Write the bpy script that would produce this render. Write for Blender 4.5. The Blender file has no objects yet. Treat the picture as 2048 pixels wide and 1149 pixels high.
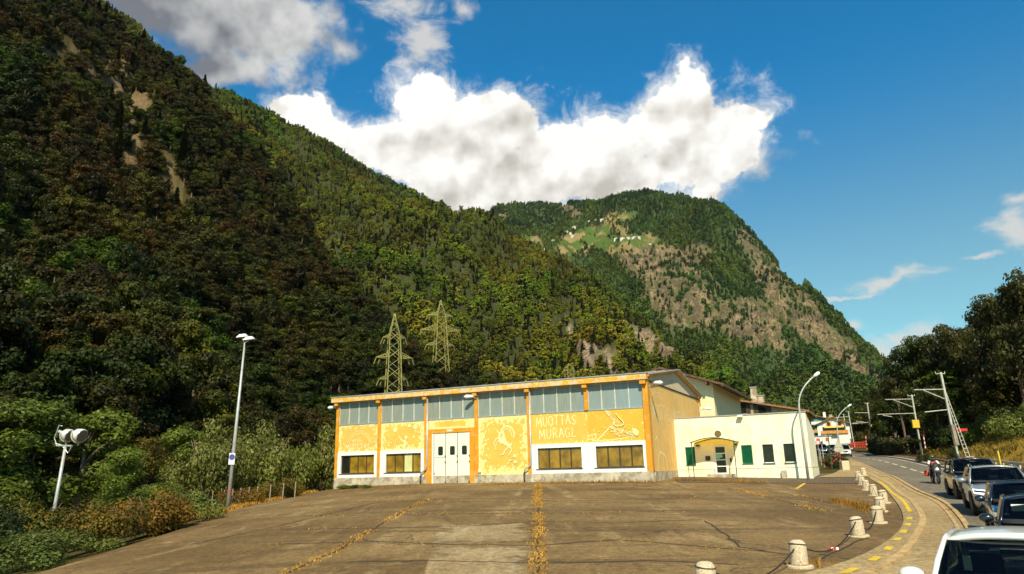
import bpy, math, random
import numpy as np
from mathutils import Vector, Matrix, noise as mn
sc = bpy.context.scene
COL = sc.collection
RND = random.Random(7)
R_ = math.radians

# ------------------------------------------------------------------ camera
F_, CX, CY = 1432., 1024., 574.5
_P, _RL = R_(14.45), R_(-1.32)
_cp, _sp, _cr, _sr = math.cos(_P), math.sin(_P), math.cos(_RL), math.sin(_RL)
_R0, _U0, FW = np.array([1, 0, 0.]), np.array([0, -_sp, _cp]), np.array([0, _cp, _sp])
RT = _cr * _R0 + _sr * _U0
UP = -_sr * _R0 + _cr * _U0
CZ = 2.3
CAM = np.array([0, 0, CZ])
cd = bpy.data.cameras.new('camera'); cam = bpy.data.objects.new('camera', cd); COL.objects.link(cam)
cd.sensor_width = 36; cd.lens = F_ / 2048 * 36; cd.clip_end = 30000; cd.clip_start = .1
cam.matrix_world = Matrix(((RT[0], UP[0], -FW[0], CAM[0]), (RT[1], UP[1], -FW[1], CAM[1]), (RT[2], UP[2], -FW[2], CAM[2]), (0, 0, 0, 1)))
sc.camera = cam
sc.render.resolution_x, sc.render.resolution_y = 1024, 574

def ray(px, py):
    d = FW + RT * (px - CX) / F_ - UP * (py - CY) / F_
    return d / d[1]
def P3(px, py, d): return CAM + ray(px, py) * d
def proj(p):
    v = np.asarray(p, float) - CAM
    z = v @ FW
    return CX + F_ * (v @ RT) / z, CY - F_ * (v @ UP) / z

# ------------------------------------------------------------------ light
SUN_EL = R_(43); SUN_AZ = R_(181)            # azimuth clockwise from +Y: behind the viewer
sund = Vector((math.sin(SUN_AZ) * math.cos(SUN_EL), math.cos(SUN_AZ) * math.cos(SUN_EL), math.sin(SUN_EL)))
sl = bpy.data.lights.new('sun', 'SUN'); so = bpy.data.objects.new('sun', sl); COL.objects.link(so)
sl.energy = 5.0; sl.angle = R_(.53); sl.color = (1., .885, .64)
so.rotation_euler = (-sund).to_track_quat('-Z', 'Y').to_euler()
sc.view_settings.view_transform = 'Standard'; sc.view_settings.look = 'None'
sc.view_settings.exposure = .28; sc.view_settings.gamma = 1

# ------------------------------------------------------------------ node helpers
class NT:
    def __init__(s, tree): s.t = tree; s.n = tree.nodes; s.l = tree.links
    def new(s, typ, ins=None, **kw):
        n = s.n.new(typ)
        for k, v in kw.items(): setattr(n, k, v)
        for k, v in (ins or {}).items():
            i = n.inputs[k]
            if hasattr(v, 'is_output') or isinstance(v, bpy.types.NodeSocket): s.l.new(v, i)
            else: i.default_value = v
        return n
    def m(s, op, a, b=None, c=None, clamp=False):
        ins = {0: a}
        if b is not None: ins[1] = b
        if c is not None: ins[2] = c
        n = s.new('ShaderNodeMath', ins, operation=op); n.use_clamp = clamp
        return n.outputs[0]
    def vm(s, op, a, b=None):
        ins = {0: a}
        if b is not None: ins[1] = b
        n = s.new('ShaderNodeVectorMath', ins, operation=op)
        return n.outputs['Value'] if op in ('LENGTH', 'DOT_PRODUCT') else n.outputs[0]
    def noise(s, vec, scale, detail=4, rough=.55, dist=0, col=False):
        n = s.new('ShaderNodeTexNoise', {'Scale': scale, 'Detail': detail, 'Roughness': rough, 'Distortion': dist})
        if vec is not None: s.l.new(vec, n.inputs['Vector'])
        return n.outputs['Color' if col else 'Fac']
    def ss(s, x, lo, hi):
        n = s.new('ShaderNodeMapRange', {'Value': x, 'From Min': lo, 'From Max': hi}, interpolation_type='SMOOTHSTEP')
        return n.outputs[0]
    def mix(s, f, a, b, blend='MIX'):
        n = s.new('ShaderNodeMix', data_type='RGBA', blend_type=blend)
        for sock, v in ((n.inputs[0], f), (n.inputs[6], a), (n.inputs[7], b)):
            if isinstance(v, bpy.types.NodeSocket): s.l.new(v, sock)
            elif isinstance(v, (tuple, list)): sock.default_value = (*v[:3], 1)
            else: sock.default_value = v
        return n.outputs[2]

# ------------------------------------------------------------------ world: sky with clouds laid out by azimuth and elevation
W = bpy.data.worlds.new('World'); sc.world = W; W.use_nodes = True
nt = NT(W.node_tree); nt.n.clear()
sky = nt.new('ShaderNodeTexSky', sky_type='NISHITA'); sky.sun_disc = False
sky.sun_elevation = SUN_EL; sky.sun_rotation = SUN_AZ; sky.altitude = 600; sky.dust_density = .6; sky.air_density = 1.0; sky.ozone_density = 2.5
tc = nt.new('ShaderNodeTexCoord'); dirv = nt.vm('NORMALIZE', tc.outputs['Generated'])
sep = nt.new('ShaderNodeSeparateXYZ', {0: dirv})
az = nt.m('ARCTAN2', sep.outputs[0], sep.outputs[1]); el = nt.m('ARCSINE', sep.outputs[2])
def azel(px, py):
    d = ray(px, py); d = d / np.linalg.norm(d)
    return math.atan2(d[0], d[1]), math.asin(d[2])
wn = nt.noise(dirv, 7, 5, .6, 0, True)
wv = nt.vm('SUBTRACT', wn, (.5, .5, .5))
wsep = nt.new('ShaderNodeSeparateXYZ', {0: wv})
azw = nt.m('MULTIPLY_ADD', wsep.outputs[0], .11, az); elw = nt.m('MULTIPLY_ADD', wsep.outputs[1], .09, el)
pv = nt.new('ShaderNodeCombineXYZ', {0: azw, 1: elw, 2: 0.}).outputs[0]
def blobs(lst):
    out = None
    for (x, y, rx, ry) in lst:
        a0, e0 = azel(x, y); ra = abs(azel(x + rx, y)[0] - azel(x - rx, y)[0]) / 2; re = abs(azel(x, y + ry)[1] - azel(x, y - ry)[1]) / 2
        mp = nt.new('ShaderNodeMapping', {'Vector': pv, 'Location': (-a0 / ra, -e0 / re, 0), 'Scale': (1 / ra, 1 / re, 1)})
        f = nt.m('SUBTRACT', 1.0, nt.vm('LENGTH', mp.outputs[0]))
        out = f if out is None else nt.m('MAXIMUM', out, f)
    return out
b_main = blobs([(630, 245, 120, 50), (730, 300, 170, 80), (850, 210, 100, 80), (920, 260, 170, 100), (1040, 250, 75, 70), (960, 350, 250, 95),
                (1100, 335, 240, 90), (1230, 290, 170, 90), (1370, 205, 95, 80), (1365, 260, 150, 100), (1310, 340, 190, 75), (1120, 285, 150, 60), (1180, 268, 90, 50), (1480, 240, 65, 36), (1450, 300, 100, 60), (1390, 375, 50, 40), (1000, 430, 120, 40)])
b_up = blobs([(150, -80, 400, 130), (330, 10, 300, 120), (480, 60, 230, 120), (580, 60, 140, 90), (470, 150, 120, 50)])
b_wisp = blobs([(800, 15, 120, 40), (840, 90, 70, 90), (920, 10, 40, 35), (2035, 460, 70, 60), (1790, 556, 130, 20), (1720, 655, 40, 18), (1760, 715, 90, 55), (1830, 690, 80, 50), (1960, 518, 50, 10), (2030, 400, 60, 25), (1700, 585, 100, 8)])
n1 = nt.noise(dirv, 13, 9, .58); n2 = nt.noise(dirv, 34, 6, .6)
sh = nt.vm('ADD', dirv, (-.004, -.002, .022)); n1s = nt.noise(sh, 13, 6, .58)
nn = nt.m('MULTIPLY_ADD', nt.m('SUBTRACT', n1, .5), 1.9, nt.m('MULTIPLY', nt.m('SUBTRACT', n2, .5), .45))
kf = nt.m('ADD', b_main, nn)
dm = nt.m('MAXIMUM', nt.ss(kf, .10, .30), nt.m('MULTIPLY', nt.ss(nt.m('ADD', kf, nt.m('MULTIPLY', nt.m('SUBTRACT', nt.noise(dirv, 22, 7, .7, .8), .5), 1.6)), -.30, .55), .8))
du = nt.m('MULTIPLY', nt.ss(nt.m('ADD', b_up, nn), .0, .55), .93)
wst = nt.new('ShaderNodeMapping', {'Vector': dirv, 'Scale': (1, 1, 2.2)}).outputs[0]
nw = nt.noise(wst, 17, 8, .65, .6)
dw = nt.m('MULTIPLY', nt.ss(nt.m('ADD', b_wisp, nt.m('MULTIPLY', nt.m('SUBTRACT', nw, .5), 2.4)), .05, 1.0), .8)
emb = nt.m('MULTIPLY', nt.m('SUBTRACT', nt.noise(dirv, 9, 4, .5), nt.noise(sh, 9, 4, .5)), 5.6)
_, e_lo = azel(1100, 430); _, e_hi = azel(1100, 260)
thick = nt.ss(el, e_lo, e_hi)
lm = nt.m('ADD', nt.m('MULTIPLY_ADD', thick, .45, .52), emb, None, True)
cm = nt.mix(lm, (4.9, 4.6, 4.1), (9.2, 9.0, 8.5))
lu = nt.m('ADD', nt.m('MULTIPLY_ADD', nt.ss(az, azel(300, 60)[0], azel(620, 60)[0]), .45, .05), nt.m('MULTIPLY', emb, .8), None, True)
cu = nt.mix(lu, (1.7, 1.7, 1.8), (6.2, 6.1, 5.8))
skyc = nt.mix(1.0, sky.outputs[0], (.02, 1.0, 1.34), 'MULTIPLY')
skyc = nt.mix(nt.ss(el, .62, .85), skyc, nt.mix(1.0, sky.outputs[0], (.22, .42, .50), 'MULTIPLY'))  # unseen zenith darkened and retinted to cut the ambient light
skyc = nt.mix(nt.m('SUBTRACT', 1., nt.ss(el, .2, .55)), skyc, nt.mix(1.0, sky.outputs[0], (.80, 1.2, 1.0), 'MULTIPLY'))
c = nt.mix(dw, skyc, (6.6, 6.3, 5.8)); c = nt.mix(du, c, cu); c = nt.mix(dm, c, cm)
bg = nt.new('ShaderNodeBackground', {'Color': c, 'Strength': .1})
wo = nt.new('ShaderNodeOutputWorld', {'Surface': bg.outputs[0]})

# ------------------------------------------------------------------ material helpers
def newmat(name):
    m = bpy.data.materials.new(name); m.use_nodes = True; t = NT(m.node_tree)
    return m, t, t.n['Principled BSDF']
_mc = {}
def mat(name, col, rough=.7, metal=0, amt=.15, scale=3., bump=0., bscale=None, emit=None, spec=None, coat=0, dirt=None):
    if name in _mc: return _mc[name]
    m, t, b = newmat(name)
    oc = t.new('ShaderNodeTexCoord').outputs['Object']
    n = t.noise(oc, scale, 6, .6)
    lo = tuple(c * (1 - amt) for c in col); hi = tuple(min(1, c * (1 + amt)) for c in col)
    c = t.mix(t.ss(n, .3, .7), lo, hi)
    if dirt:   # (colour, amount, scale): stains with a shape of their own
        dn = t.noise(oc, dirt[2], 8, .7, .5)
        th_ = dirt[3] if len(dirt) > 3 else .52; c = t.mix(t.m('MULTIPLY', t.ss(dn, th_, th_ + .12), dirt[1]), c, dirt[0])
    t.l.new(c, b.inputs['Base Color'])
    b.inputs['Roughness'].default_value = rough; b.inputs['Metallic'].default_value = metal
    if spec is not None: b.inputs['Specular IOR Level'].default_value = spec
    if coat: b.inputs['Coat Weight'].default_value = coat; b.inputs['Coat Roughness'].default_value = .04
    if bump:
        bn = t.noise(oc, bscale or scale * 8, 5, .6)
        bm = t.new('ShaderNodeBump', {'Strength': bump, 'Distance': .02, 'Height': bn}); t.l.new(bm.outputs[0], b.inputs['Normal'])
    if emit: b.inputs['Emission Color'].default_value = (*emit[:3], 1); b.inputs['Emission Strength'].default_value = emit[3]
    _mc[name] = m
    return m
def leafmat(name, cols, rough=.6, trans=.25, spec=.25, nscale=.35, world=None, gain=1.):
    cols = [tuple(x * gain for x in c) for c in cols]
    """foliage: colour varies per plant and from clump to clump"""
    m, t, b = newmat(name)
    oi = t.new('ShaderNodeObjectInfo'); oc = t.new('ShaderNodeTexCoord').outputs['Object']
    att = t.new('ShaderNodeAttribute', attribute_name='leaf').outputs['Fac']
    r = t.m('ADD', t.m('MULTIPLY', oi.outputs['Random'], .75), t.m('MULTIPLY', att, .25))
    cr = t.new('ShaderNodeValToRGB', {0: r}); e = cr.color_ramp.elements
    while len(e) < len(cols): e.new(.5)
    for i, c in enumerate(cols): e[i].position = i / (len(cols) - 1); e[i].color = (*c, 1)
    n = t.noise(oc, nscale, 3, .6)
    c = t.mix(1.0, cr.outputs[0], t.mix(t.ss(n, .3, .7), (.6, .6, .6), (1.35, 1.35, 1.3)), 'MULTIPLY')
    if world:   # stands of different species across the slope
        wp = t.new('ShaderNodeNewGeometry').outputs['Position']; wn_ = t.noise(wp, world[0], 6, .62, .5)
        c = t.mix(1.0, c, t.mix(t.ss(wn_, .38, .62), world[1], world[2]), 'MULTIPLY')
        w2 = t.noise(t.vm('ADD', wp, (900., 400., 0.)), world[0] * 3.1, 5, .6)
        c = t.mix(1.0, c, t.mix(t.ss(w2, .36, .64), (.62, .62, .62), (1.5, 1.5, 1.4)), 'MULTIPLY')
    t.l.new(c, b.inputs['Base Color']); b.inputs['Roughness'].default_value = rough; b.inputs['Specular IOR Level'].default_value = spec
    if trans:
        tr = t.new('ShaderNodeBsdfTranslucent', {'Color': c}); mx = t.new('ShaderNodeMixShader', {0: trans, 1: b.outputs[0], 2: tr.outputs[0]})
        t.l.new(mx.outputs[0], t.n['Material Output'].inputs[0])
    return m

# ------------------------------------------------------------------ mesh helpers
class MB:
    def __init__(s): s.v = []; s.f = []; s.m = []
    def add(s, vs, fs, mi=0):
        o = len(s.v); s.v += [tuple(map(float, p)) for p in vs]; s.f += [tuple(i + o for i in f) for f in fs]; s.m += [mi] * len(fs); return s
    def box(s, x0, x1, y0, y1, z0, z1, mi=0):
        return s.add([(x0, y0, z0), (x1, y0, z0), (x1, y1, z0), (x0, y1, z0), (x0, y0, z1), (x1, y0, z1), (x1, y1, z1), (x0, y1, z1)],
                     [(0, 3, 2, 1), (4, 5, 6, 7), (0, 1, 5, 4), (1, 2, 6, 5), (2, 3, 7, 6), (3, 0, 4, 7)], mi)
    def beam(s, a, b, w, h=None, mi=0, up=(0, 0, 1)):
        a, b = Vector(a), Vector(b); h = h or w; d = (b - a).normalized(); u = Vector(up)
        if abs(d.dot(u)) > .98: u = Vector((1, 0, 0))
        x = d.cross(u).normalized() * w / 2; y = x.cross(d).normalized() * h / 2
        return s.add([a - x - y, a + x - y, a + x + y, a - x + y, b - x - y, b + x - y, b + x + y, b - x + y],
                     [(0, 1, 2, 3), (4, 7, 6, 5), (0, 4, 5, 1), (1, 5, 6, 2), (2, 6, 7, 3), (3, 7, 4, 0)], mi)
    def tube(s, pts, r, n=8, mi=0, cap=True):
        pts = [Vector(p) for p in pts]; rs = r if isinstance(r, (list, tuple)) else [r] * len(pts); o = len(s.v); pu = None
        for i, p in enumerate(pts):
            d = (pts[min(i + 1, len(pts) - 1)] - pts[max(i - 1, 0)]).normalized()
            if pu is None: pu = Vector((0, 0, 1)) if abs(d.z) < .9 else Vector((1, 0, 0))
            x = d.cross(pu).normalized(); y = x.cross(d).normalized(); pu = y
            for k in range(n):
                a = 2 * math.pi * k / n; s.v.append(tuple(p + (x * math.cos(a) + y * math.sin(a)) * rs[i]))
        for i in range(len(pts) - 1):
            for k in range(n):
                k2 = (k + 1) % n; s.f.append((o + i * n + k, o + i * n + k2, o + (i + 1) * n + k2, o + (i + 1) * n + k)); s.m.append(mi)
        if cap:
            s.f.append(tuple(o + k for k in range(n))[::-1]); s.m.append(mi)
            s.f.append(tuple(o + (len(pts) - 1) * n + k for k in range(n))); s.m.append(mi)
        return s
    def lathe(s, prof, n=20, c=(0, 0, 0), axis='z', mi=0):
        o = len(s.v)
        for r, h in prof:
            for k in range(n):
                a = 2 * math.pi * k / n; x, y = r * math.cos(a), r * math.sin(a)
                p = (x, y, h) if axis == 'z' else ((x, h, y) if axis == 'y' else (h, x, y))
                s.v.append((p[0] + c[0], p[1] + c[1], p[2] + c[2]))
        for i in range(len(prof) - 1):
            for k in range(n):
                k2 = (k + 1) % n; s.f.append((o + i * n + k, o + i * n + k2, o + (i + 1) * n + k2, o + (i + 1) * n + k)); s.m.append(mi)
        s.f.append(tuple(o + k for k in range(n))[::-1]); s.m.append(mi)
        s.f.append(tuple(o + (len(prof) - 1) * n + k for k in range(n))); s.m.append(mi)
        return s
    def prism(s, poly, y0, y1, mi=0):      # polygon in x,z extruded along y
        n = len(poly); vs = [(x, y0, z) for x, z in poly] + [(x, y1, z) for x, z in poly]
        return s.add(vs, [tuple(range(n)), tuple(range(2 * n - 1, n - 1, -1))] + [(i, i + n, (i + 1) % n + n, (i + 1) % n) for i in range(n)], mi)
    def grid(s, P, mi=0):                  # P[i][j] points
        o = len(s.v); a, b = len(P), len(P[0])
        for r in P: s.v += [tuple(map(float, p)) for p in r]
        for i in range(a - 1):
            for j in range(b - 1):
                s.f.append((o + i * b + j, o + i * b + j + 1, o + (i + 1) * b + j + 1, o + (i + 1) * b + j)); s.m.append(mi)
        return s
    def build(s, name, mats, parent=None, smooth=False, bevel=0, sub=0, solid=0):
        me = bpy.data.meshes.new(name); me.from_pydata(s.v, [], s.f); o = bpy.data.objects.new(name, me); COL.objects.link(o)
        for m in (mats if isinstance(mats, (list, tuple)) else [mats]): me.materials.append(m)
        me.polygons.foreach_set('material_index', s.m)
        if smooth: me.polygons.foreach_set('use_smooth', [True] * len(s.f))
        me.update()
        if parent: o.parent = parent
        if solid: md = o.modifiers.new('s', 'SOLIDIFY'); md.thickness = solid; md.offset = 0
        if bevel:
            md = o.modifiers.new('b', 'BEVEL'); md.width = bevel; md.segments = 2; md.limit_method = 'ANGLE'
        if sub: md = o.modifiers.new('ss', 'SUBSURF'); md.levels = md.render_levels = sub
        return o
def tag(o, label=None, cat=None, group=None, kind=None):
    for k, v in (('label', label), ('category', cat), ('group', group), ('kind', kind)):
        if v: o[k] = v
    return o
def empty(name, loc, rz=0, scale=1):
    o = bpy.data.objects.new(name, None); COL.objects.link(o); o.location = loc; o.rotation_euler = (0, 0, rz); o.scale = (scale,) * 3; o.empty_display_size = .2
    return o
def copy_tree(o, parent=None):
    c_ = o.copy(); COL.objects.link(c_)
    if parent: c_.parent = parent
    for ch in list(o.children): copy_tree(ch, c_)
    return c_
def npmesh(name, V, Fq, mats, leaf=None, smooth=False):
    me = bpy.data.meshes.new(name); V = np.asarray(V, np.float32); Fq = np.asarray(Fq, np.int32); k = Fq.shape[1]
    me.vertices.add(len(V)); me.vertices.foreach_set('co', V.ravel())
    me.loops.add(Fq.size); me.loops.foreach_set('vertex_index', Fq.ravel())
    me.polygons.add(len(Fq)); me.polygons.foreach_set('loop_start', np.arange(0, Fq.size, k, dtype=np.int32))
    me.update(calc_edges=True)
    if leaf is not None:
        a = me.attributes.new('leaf', 'FLOAT', 'FACE'); a.data.foreach_set('value', np.asarray(leaf, np.float32))
    if smooth: me.polygons.foreach_set('use_smooth', [True] * len(Fq))
    for m in (mats if isinstance(mats, (list, tuple)) else [mats]): me.materials.append(m)
    return me
def fbm(p, H=.9, lac=2.1, oc=6): return mn.fractal(Vector(p), H, lac, oc)

# ------------------------------------------------------------------ ground height: a smooth surface through points read from the place
_ctl = [(1600, 1135, 15.6), (1718, 1073.8, 21.1), (1757, 1047, 24.3), (1760, 1022, 28), (1748, 992, 38), (1733, 981, 42), (1718, 961, 47), (1728, 952, 54),
        (1298, 962, 46), (980, 969, 50), (665, 976, 55), (1348, 954, 52), (1624, 951, 48.6), (455, 1020, 37.7), (1024, 1149, 15.7), (400, 1045, 31), (60, 1149, 18.8),
        (1690, 914, 115), (1905, 1003, 30), (1865, 962, 42)]
_C = np.array([P3(*q) - [0, 0, CZ] for q in _ctl] + [(-25, 55, -2.6), (-40, 40, -4), (-22, 30, -3.2), (-15, 12, -2.6), (-30, 10, -4), (0, 0, -2.4), (12, 0, -2.5), (0, -30, -3.2),
              (40, -30, -2.6), (-40, -30, -4), (30, 35, -1.0), (45, 70, .2), (75, 160, 3.2), (110, 240, 6.5), (150, 350, 10), (-40, 100, -2), (0, 100, 1), (-60, 200, 4),
              (40, 220, 6), (-100, 350, 10), (50, 350, 10), (14.6, 21, -1.95), (11, 15.5, -2.12), (6.5, 9, -2.32), (16, 25, -1.8), (400, 0, 0), (-400, 0, 0), (0, -400, -8), (400, 400, 12), (-400, 400, 12)], float)
_n = len(_C); _X = _C[:, :2]; _r = np.linalg.norm(_X[:, None] - _X[None], axis=2)
_K = np.where(_r > 0, _r * _r * np.log(_r + 1e-9), 0) + 60 * np.eye(_n); _Pm = np.c_[np.ones(_n), _X]
_S = np.linalg.solve(np.block([[_K, _Pm], [_Pm.T, np.zeros((3, 3))]]), np.r_[_C[:, 2], 0, 0, 0])
def gz(x, y):
    x = np.asarray(x, float); y = np.asarray(y, float)
    r = np.sqrt((x[..., None] - _C[:, 0]) ** 2 + (y[..., None] - _C[:, 1]) ** 2)
    return (np.where(r > 0, r * r * np.log(r + 1e-9), 0) @ _S[:_n]) + _S[-3] + _S[-2] * x + _S[-1] * y + CZ
def gz1(x, y): return float(gz(x, y))
def G(px, py, far=400):
    d = ray(px, py); t = 5.
    while t < far:
        p = CAM + d * t
        if p[2] < gz1(p[0], p[1]):
            lo, hi = t - .5, t
            for _ in range(16):
                m = (lo + hi) / 2; p = CAM + d * m
                if p[2] < gz1(p[0], p[1]): hi = m
                else: lo = m
            return np.array([p[0], p[1], gz1(p[0], p[1])])
        t += .5
    return CAM + d * far
c5 = lambda x, y: (1640 + x / 3.975, 860 + y / 3.975)
c6 = lambda x, y: (1380 + x / 4.267, 900 + y / 4.267)
def ln(pts):
    a = np.array(sorted(pts, key=lambda p: p[1]), float); yy = np.linspace(a[0, 1], a[-1, 1], 1500); xx = np.interp(yy, a[:, 1], a[:, 0])
    k = max(3, int(2.6 / (yy[1] - yy[0]))) | 1; k = min(k, 301); xp = np.pad(xx, k // 2, mode='reflect', reflect_type='odd')
    for _ in range(2): xx = np.convolve(xp, np.ones(k) / k, 'valid'); xp = np.pad(xx, k // 2, mode='reflect', reflect_type='odd')
    return lambda y: np.interp(y, yy, xx)
kerbA = ln([(-22, -12), (-13, -3), (-6, 3), (0, 8.6), (4.4, 12.4), (6.6, 14.7), (8.2, 16.5), (10.2, 19.6), (12.2, 22.8), (13.5, 25.0), (15.0, 28.1), (16.9, 32.1), (21.3, 42.4), (22.9, 47.0), (26.0, 54.6), (26.9, 57.5)])
kerbB = ln([(-20, -16), (-8, -5), (-1, 2), (4.0, 8.), (7.6, 12.6), (9.3, 15.3), (11.6, 19.3), (13.4, 22.5), (14.6, 24.8), (16.5, 28.6), (18.5, 33.1), (21.0, 39.4), (22.9, 44.3), (25.1, 49.7), (28.0, 57.5), (31.8, 67.8), (35.8, 79), (50.0, 115), (53, 125), (55, 150), (50, 180)])
edgeR = ln([(-5, -16), (2, -5), (7, 2), (12., 9), (15.6, 15), (19.2, 22), (23.3, 32), (27.6, 42), (31.6, 52), (34.4, 61.2), (37.7, 70.8), (42.2, 83.2), (57.0, 118), (60.5, 128), (62, 150), (60, 180)])
centL = ln([(28.8, 52.2), (31.3, 59.1), (33.8, 66.2), (36.7, 74.6), (40.0, 84.3), (53.9, 118)])
lotL = ln([(-11, -6), (-11.2, 8), (-12.1, 18.8), (-13.0, 25), (-13.4, 31), (-14.9, 37.7), (-15.6, 45), (-15.2, 58)])
lotR = ln([(-18, -6), (-9, 3), (-2.5, 9.5), (1.2, 12.0), (4.0, 13.6), (6.4, 15.6), (8.6, 18.3), (10.4, 20.9), (12.3, 24.0), (14.3, 28.0), (16.6, 33), (18.9, 38.), (20.6, 42), (22.3, 47), (24.6, 52), (26, 56)])
def sheet(name, fL, fR, y0, y1, mats, off, ny=None, nx=20, kind='structure', kx=None):
    ny = ny or max(2, int((y1 - y0) / .8)); ys = np.linspace(y0, y1, ny + 1); t = np.linspace(0, 1, nx + 1)
    L = fL(ys) if callable(fL) else np.full(ny + 1, fL); Rr = fR(ys) if callable(fR) else np.full(ny + 1, fR)
    X = L[:, None] * (1 - t) + Rr[:, None] * t; Y = np.repeat(ys[:, None], nx + 1, 1); Z = gz(X, Y) + off
    o = MB().grid(np.dstack([X, Y, Z]).tolist()).build(name, mats, smooth=True)
    if kind: o['kind'] = kind
    return o
def resample(pts, step):
    pts = [np.array(p[:2], float) for p in pts]; out = []
    for a, b in zip(pts[:-1], pts[1:]):
        n = max(1, int(np.linalg.norm(b - a) / step)); out += [a + (b - a) * k / n for k in range(n)]
    return out + [pts[-1]]
def ribbon(mb, pts, w, off, step=.5, h=0, mi=0):
    """strip (or raised bar of height h) laid along the ground"""
    p = resample(pts, step); L = []
    for i, q in enumerate(p):
        d = p[min(i + 1, len(p) - 1)] - p[max(i - 1, 0)]; d /= np.linalg.norm(d) + 1e-9; nrm = np.array([-d[1], d[0]]) * w / 2
        a, b = q + nrm, q - nrm; za, zb = gz1(*a), gz1(*b)
        if h: L.append([(a[0], a[1], za + off - .1), (a[0], a[1], za + off + h), (b[0], b[1], zb + off + h), (b[0], b[1], zb + off - .1)])
        else: L.append([(a[0], a[1], za + off), (b[0], b[1], zb + off)])
    mb.grid(L, mi); return mb


# ------------------------------------------------------------------ ground materials
def asphalt(name, base, stain, rough=.85, crack=True, wear=None, tracks=0.):
    m, t, b = newmat(name)
    oc = t.new('ShaderNodeTexCoord').outputs['Object']
    big = t.noise(oc, .12, 5, .6, .4); mid = t.noise(oc, .9, 6, .65); fine = t.noise(oc, 30, 4, .7)
    c = t.mix(t.ss(big, .38, .64), base, stain)
    c = t.mix(t.m('MULTIPLY', t.ss(mid, .45, .75), .55), c, tuple(x * .62 for x in base))
    if wear:
        wn_ = t.noise(t.new('ShaderNodeMapping', {'Vector': oc, 'Scale': (.9, .16, 1), 'Rotation': (0, 0, .2)}).outputs[0], 1.3, 6, .65, .6)
        c = t.mix(t.m('MULTIPLY', t.ss(wn_, .5, .72), .6), c, wear)
    if tracks:   # dark tyre arcs
        wv_ = t.new('ShaderNodeTexWave', {'Vector': oc, 'Scale': .05, 'Distortion': 9., 'Detail': 2., 'Detail Scale': .35}, wave_type='RINGS').outputs['Fac']
        c = t.mix(t.m('MULTIPLY', t.ss(wv_, .965, .995), tracks), c, tuple(x * .45 for x in base))
    if tracks:
        s2 = t.noise(t.new('ShaderNodeMapping', {'Vector': oc, 'Scale': (.10, .75, 1), 'Rotation': (0, 0, -.12)}).outputs[0], 1.1, 7, .68, 1.2)
        c = t.mix(t.m('MULTIPLY', t.ss(s2, .50, .64), .62), c, tuple(x * .5 for x in base))
        s3 = t.noise(oc, .35, 6, .7, .8); c = t.mix(t.m('MULTIPLY', t.ss(s3, .54, .66), .45), c, tuple(x * .42 for x in base))
    g2 = t.noise(oc, 5., 5, .75); g3 = t.noise(oc, 13., 3, .7)
    c = t.mix(1., c, t.mix(t.ss(g2, .34, .66), (.74, .74, .74), (1.24, 1.24, 1.22)), 'MULTIPLY'); c = t.mix(1., c, t.mix(t.ss(g3, .3, .7), (.74, .73, .70), (1.28, 1.28, 1.28)), 'MULTIPLY')
    c = t.mix(1., c, t.mix(fine, (.6, .6, .6), (1.4, 1.4, 1.4)), 'MULTIPLY')
    if crack:
        dv = t.noise(oc, .8, 4, .6, 0, True); wv = t.vm('ADD', oc, t.vm('MULTIPLY', dv, (1.6, 1.6, 0)))
        vo = t.new('ShaderNodeTexVoronoi', {'Vector': wv, 'Scale': .16}, feature='DISTANCE_TO_EDGE').outputs['Distance']
        c = t.mix(t.m('MULTIPLY', t.m('SUBTRACT', 1., t.ss(vo, .0012, .005)), .75), c, (.035, .03, .025))
    t.l.new(c, b.inputs['Base Color']); b.inputs['Roughness'].default_value = rough; b.inputs['Specular IOR Level'].default_value = .25
    bm = t.new('ShaderNodeBump', {'Strength': .8, 'Distance': .012, 'Height': t.noise(oc, 38, 3, .7)})
    bm2 = t.new('ShaderNodeBump', {'Strength': .12, 'Distance': .04, 'Height': t.noise(oc, .9, 4, .6), 'Normal': bm.outputs[0]})
    t.l.new(bm2.outputs[0], b.inputs['Normal'])
    return m
M_lot = asphalt('lot_asphalt', (.265, .172, .072), (.150, .092, .036), wear=(.42, .30, .145), tracks=.55)
M_walk = asphalt('pavement_asphalt', (.44, .325, .165), (.34, .245, .12), crack=False)
M_road = asphalt('road_asphalt', (.22, .19, .14), (.17, .145, .105), crack=False, wear=(.26, .225, .165))
M_patch = asphalt('pale_asphalt', (.40, .30, .165), (.30, .205, .10), crack=False, wear=(.50, .40, .25))
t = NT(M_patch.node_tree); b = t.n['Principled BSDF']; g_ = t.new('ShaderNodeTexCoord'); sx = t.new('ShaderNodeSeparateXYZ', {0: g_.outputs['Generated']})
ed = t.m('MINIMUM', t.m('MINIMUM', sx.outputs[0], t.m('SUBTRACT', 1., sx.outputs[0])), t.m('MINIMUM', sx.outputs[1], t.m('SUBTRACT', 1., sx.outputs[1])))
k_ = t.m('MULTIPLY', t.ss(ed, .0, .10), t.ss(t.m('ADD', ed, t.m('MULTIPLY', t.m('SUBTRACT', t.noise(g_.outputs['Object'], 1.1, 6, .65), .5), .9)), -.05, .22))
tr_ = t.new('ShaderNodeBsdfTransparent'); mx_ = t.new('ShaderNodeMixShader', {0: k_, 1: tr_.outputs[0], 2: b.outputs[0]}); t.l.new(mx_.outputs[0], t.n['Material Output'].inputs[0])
M_white = mat('road_white', (.72, .70, .64), .8, amt=.2, scale=8)
M_yellow = mat('road_yellow', (.74, .50, .03), .8, amt=.22, scale=7, dirt=((.32, .24, .12), .6, 9))
M_kerb = mat('kerb_stone', (.50, .34, .15), .85, amt=.35, scale=5, bump=.4)
M_dark = mat('dark_gap', (.045, .035, .025), .95)
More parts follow.
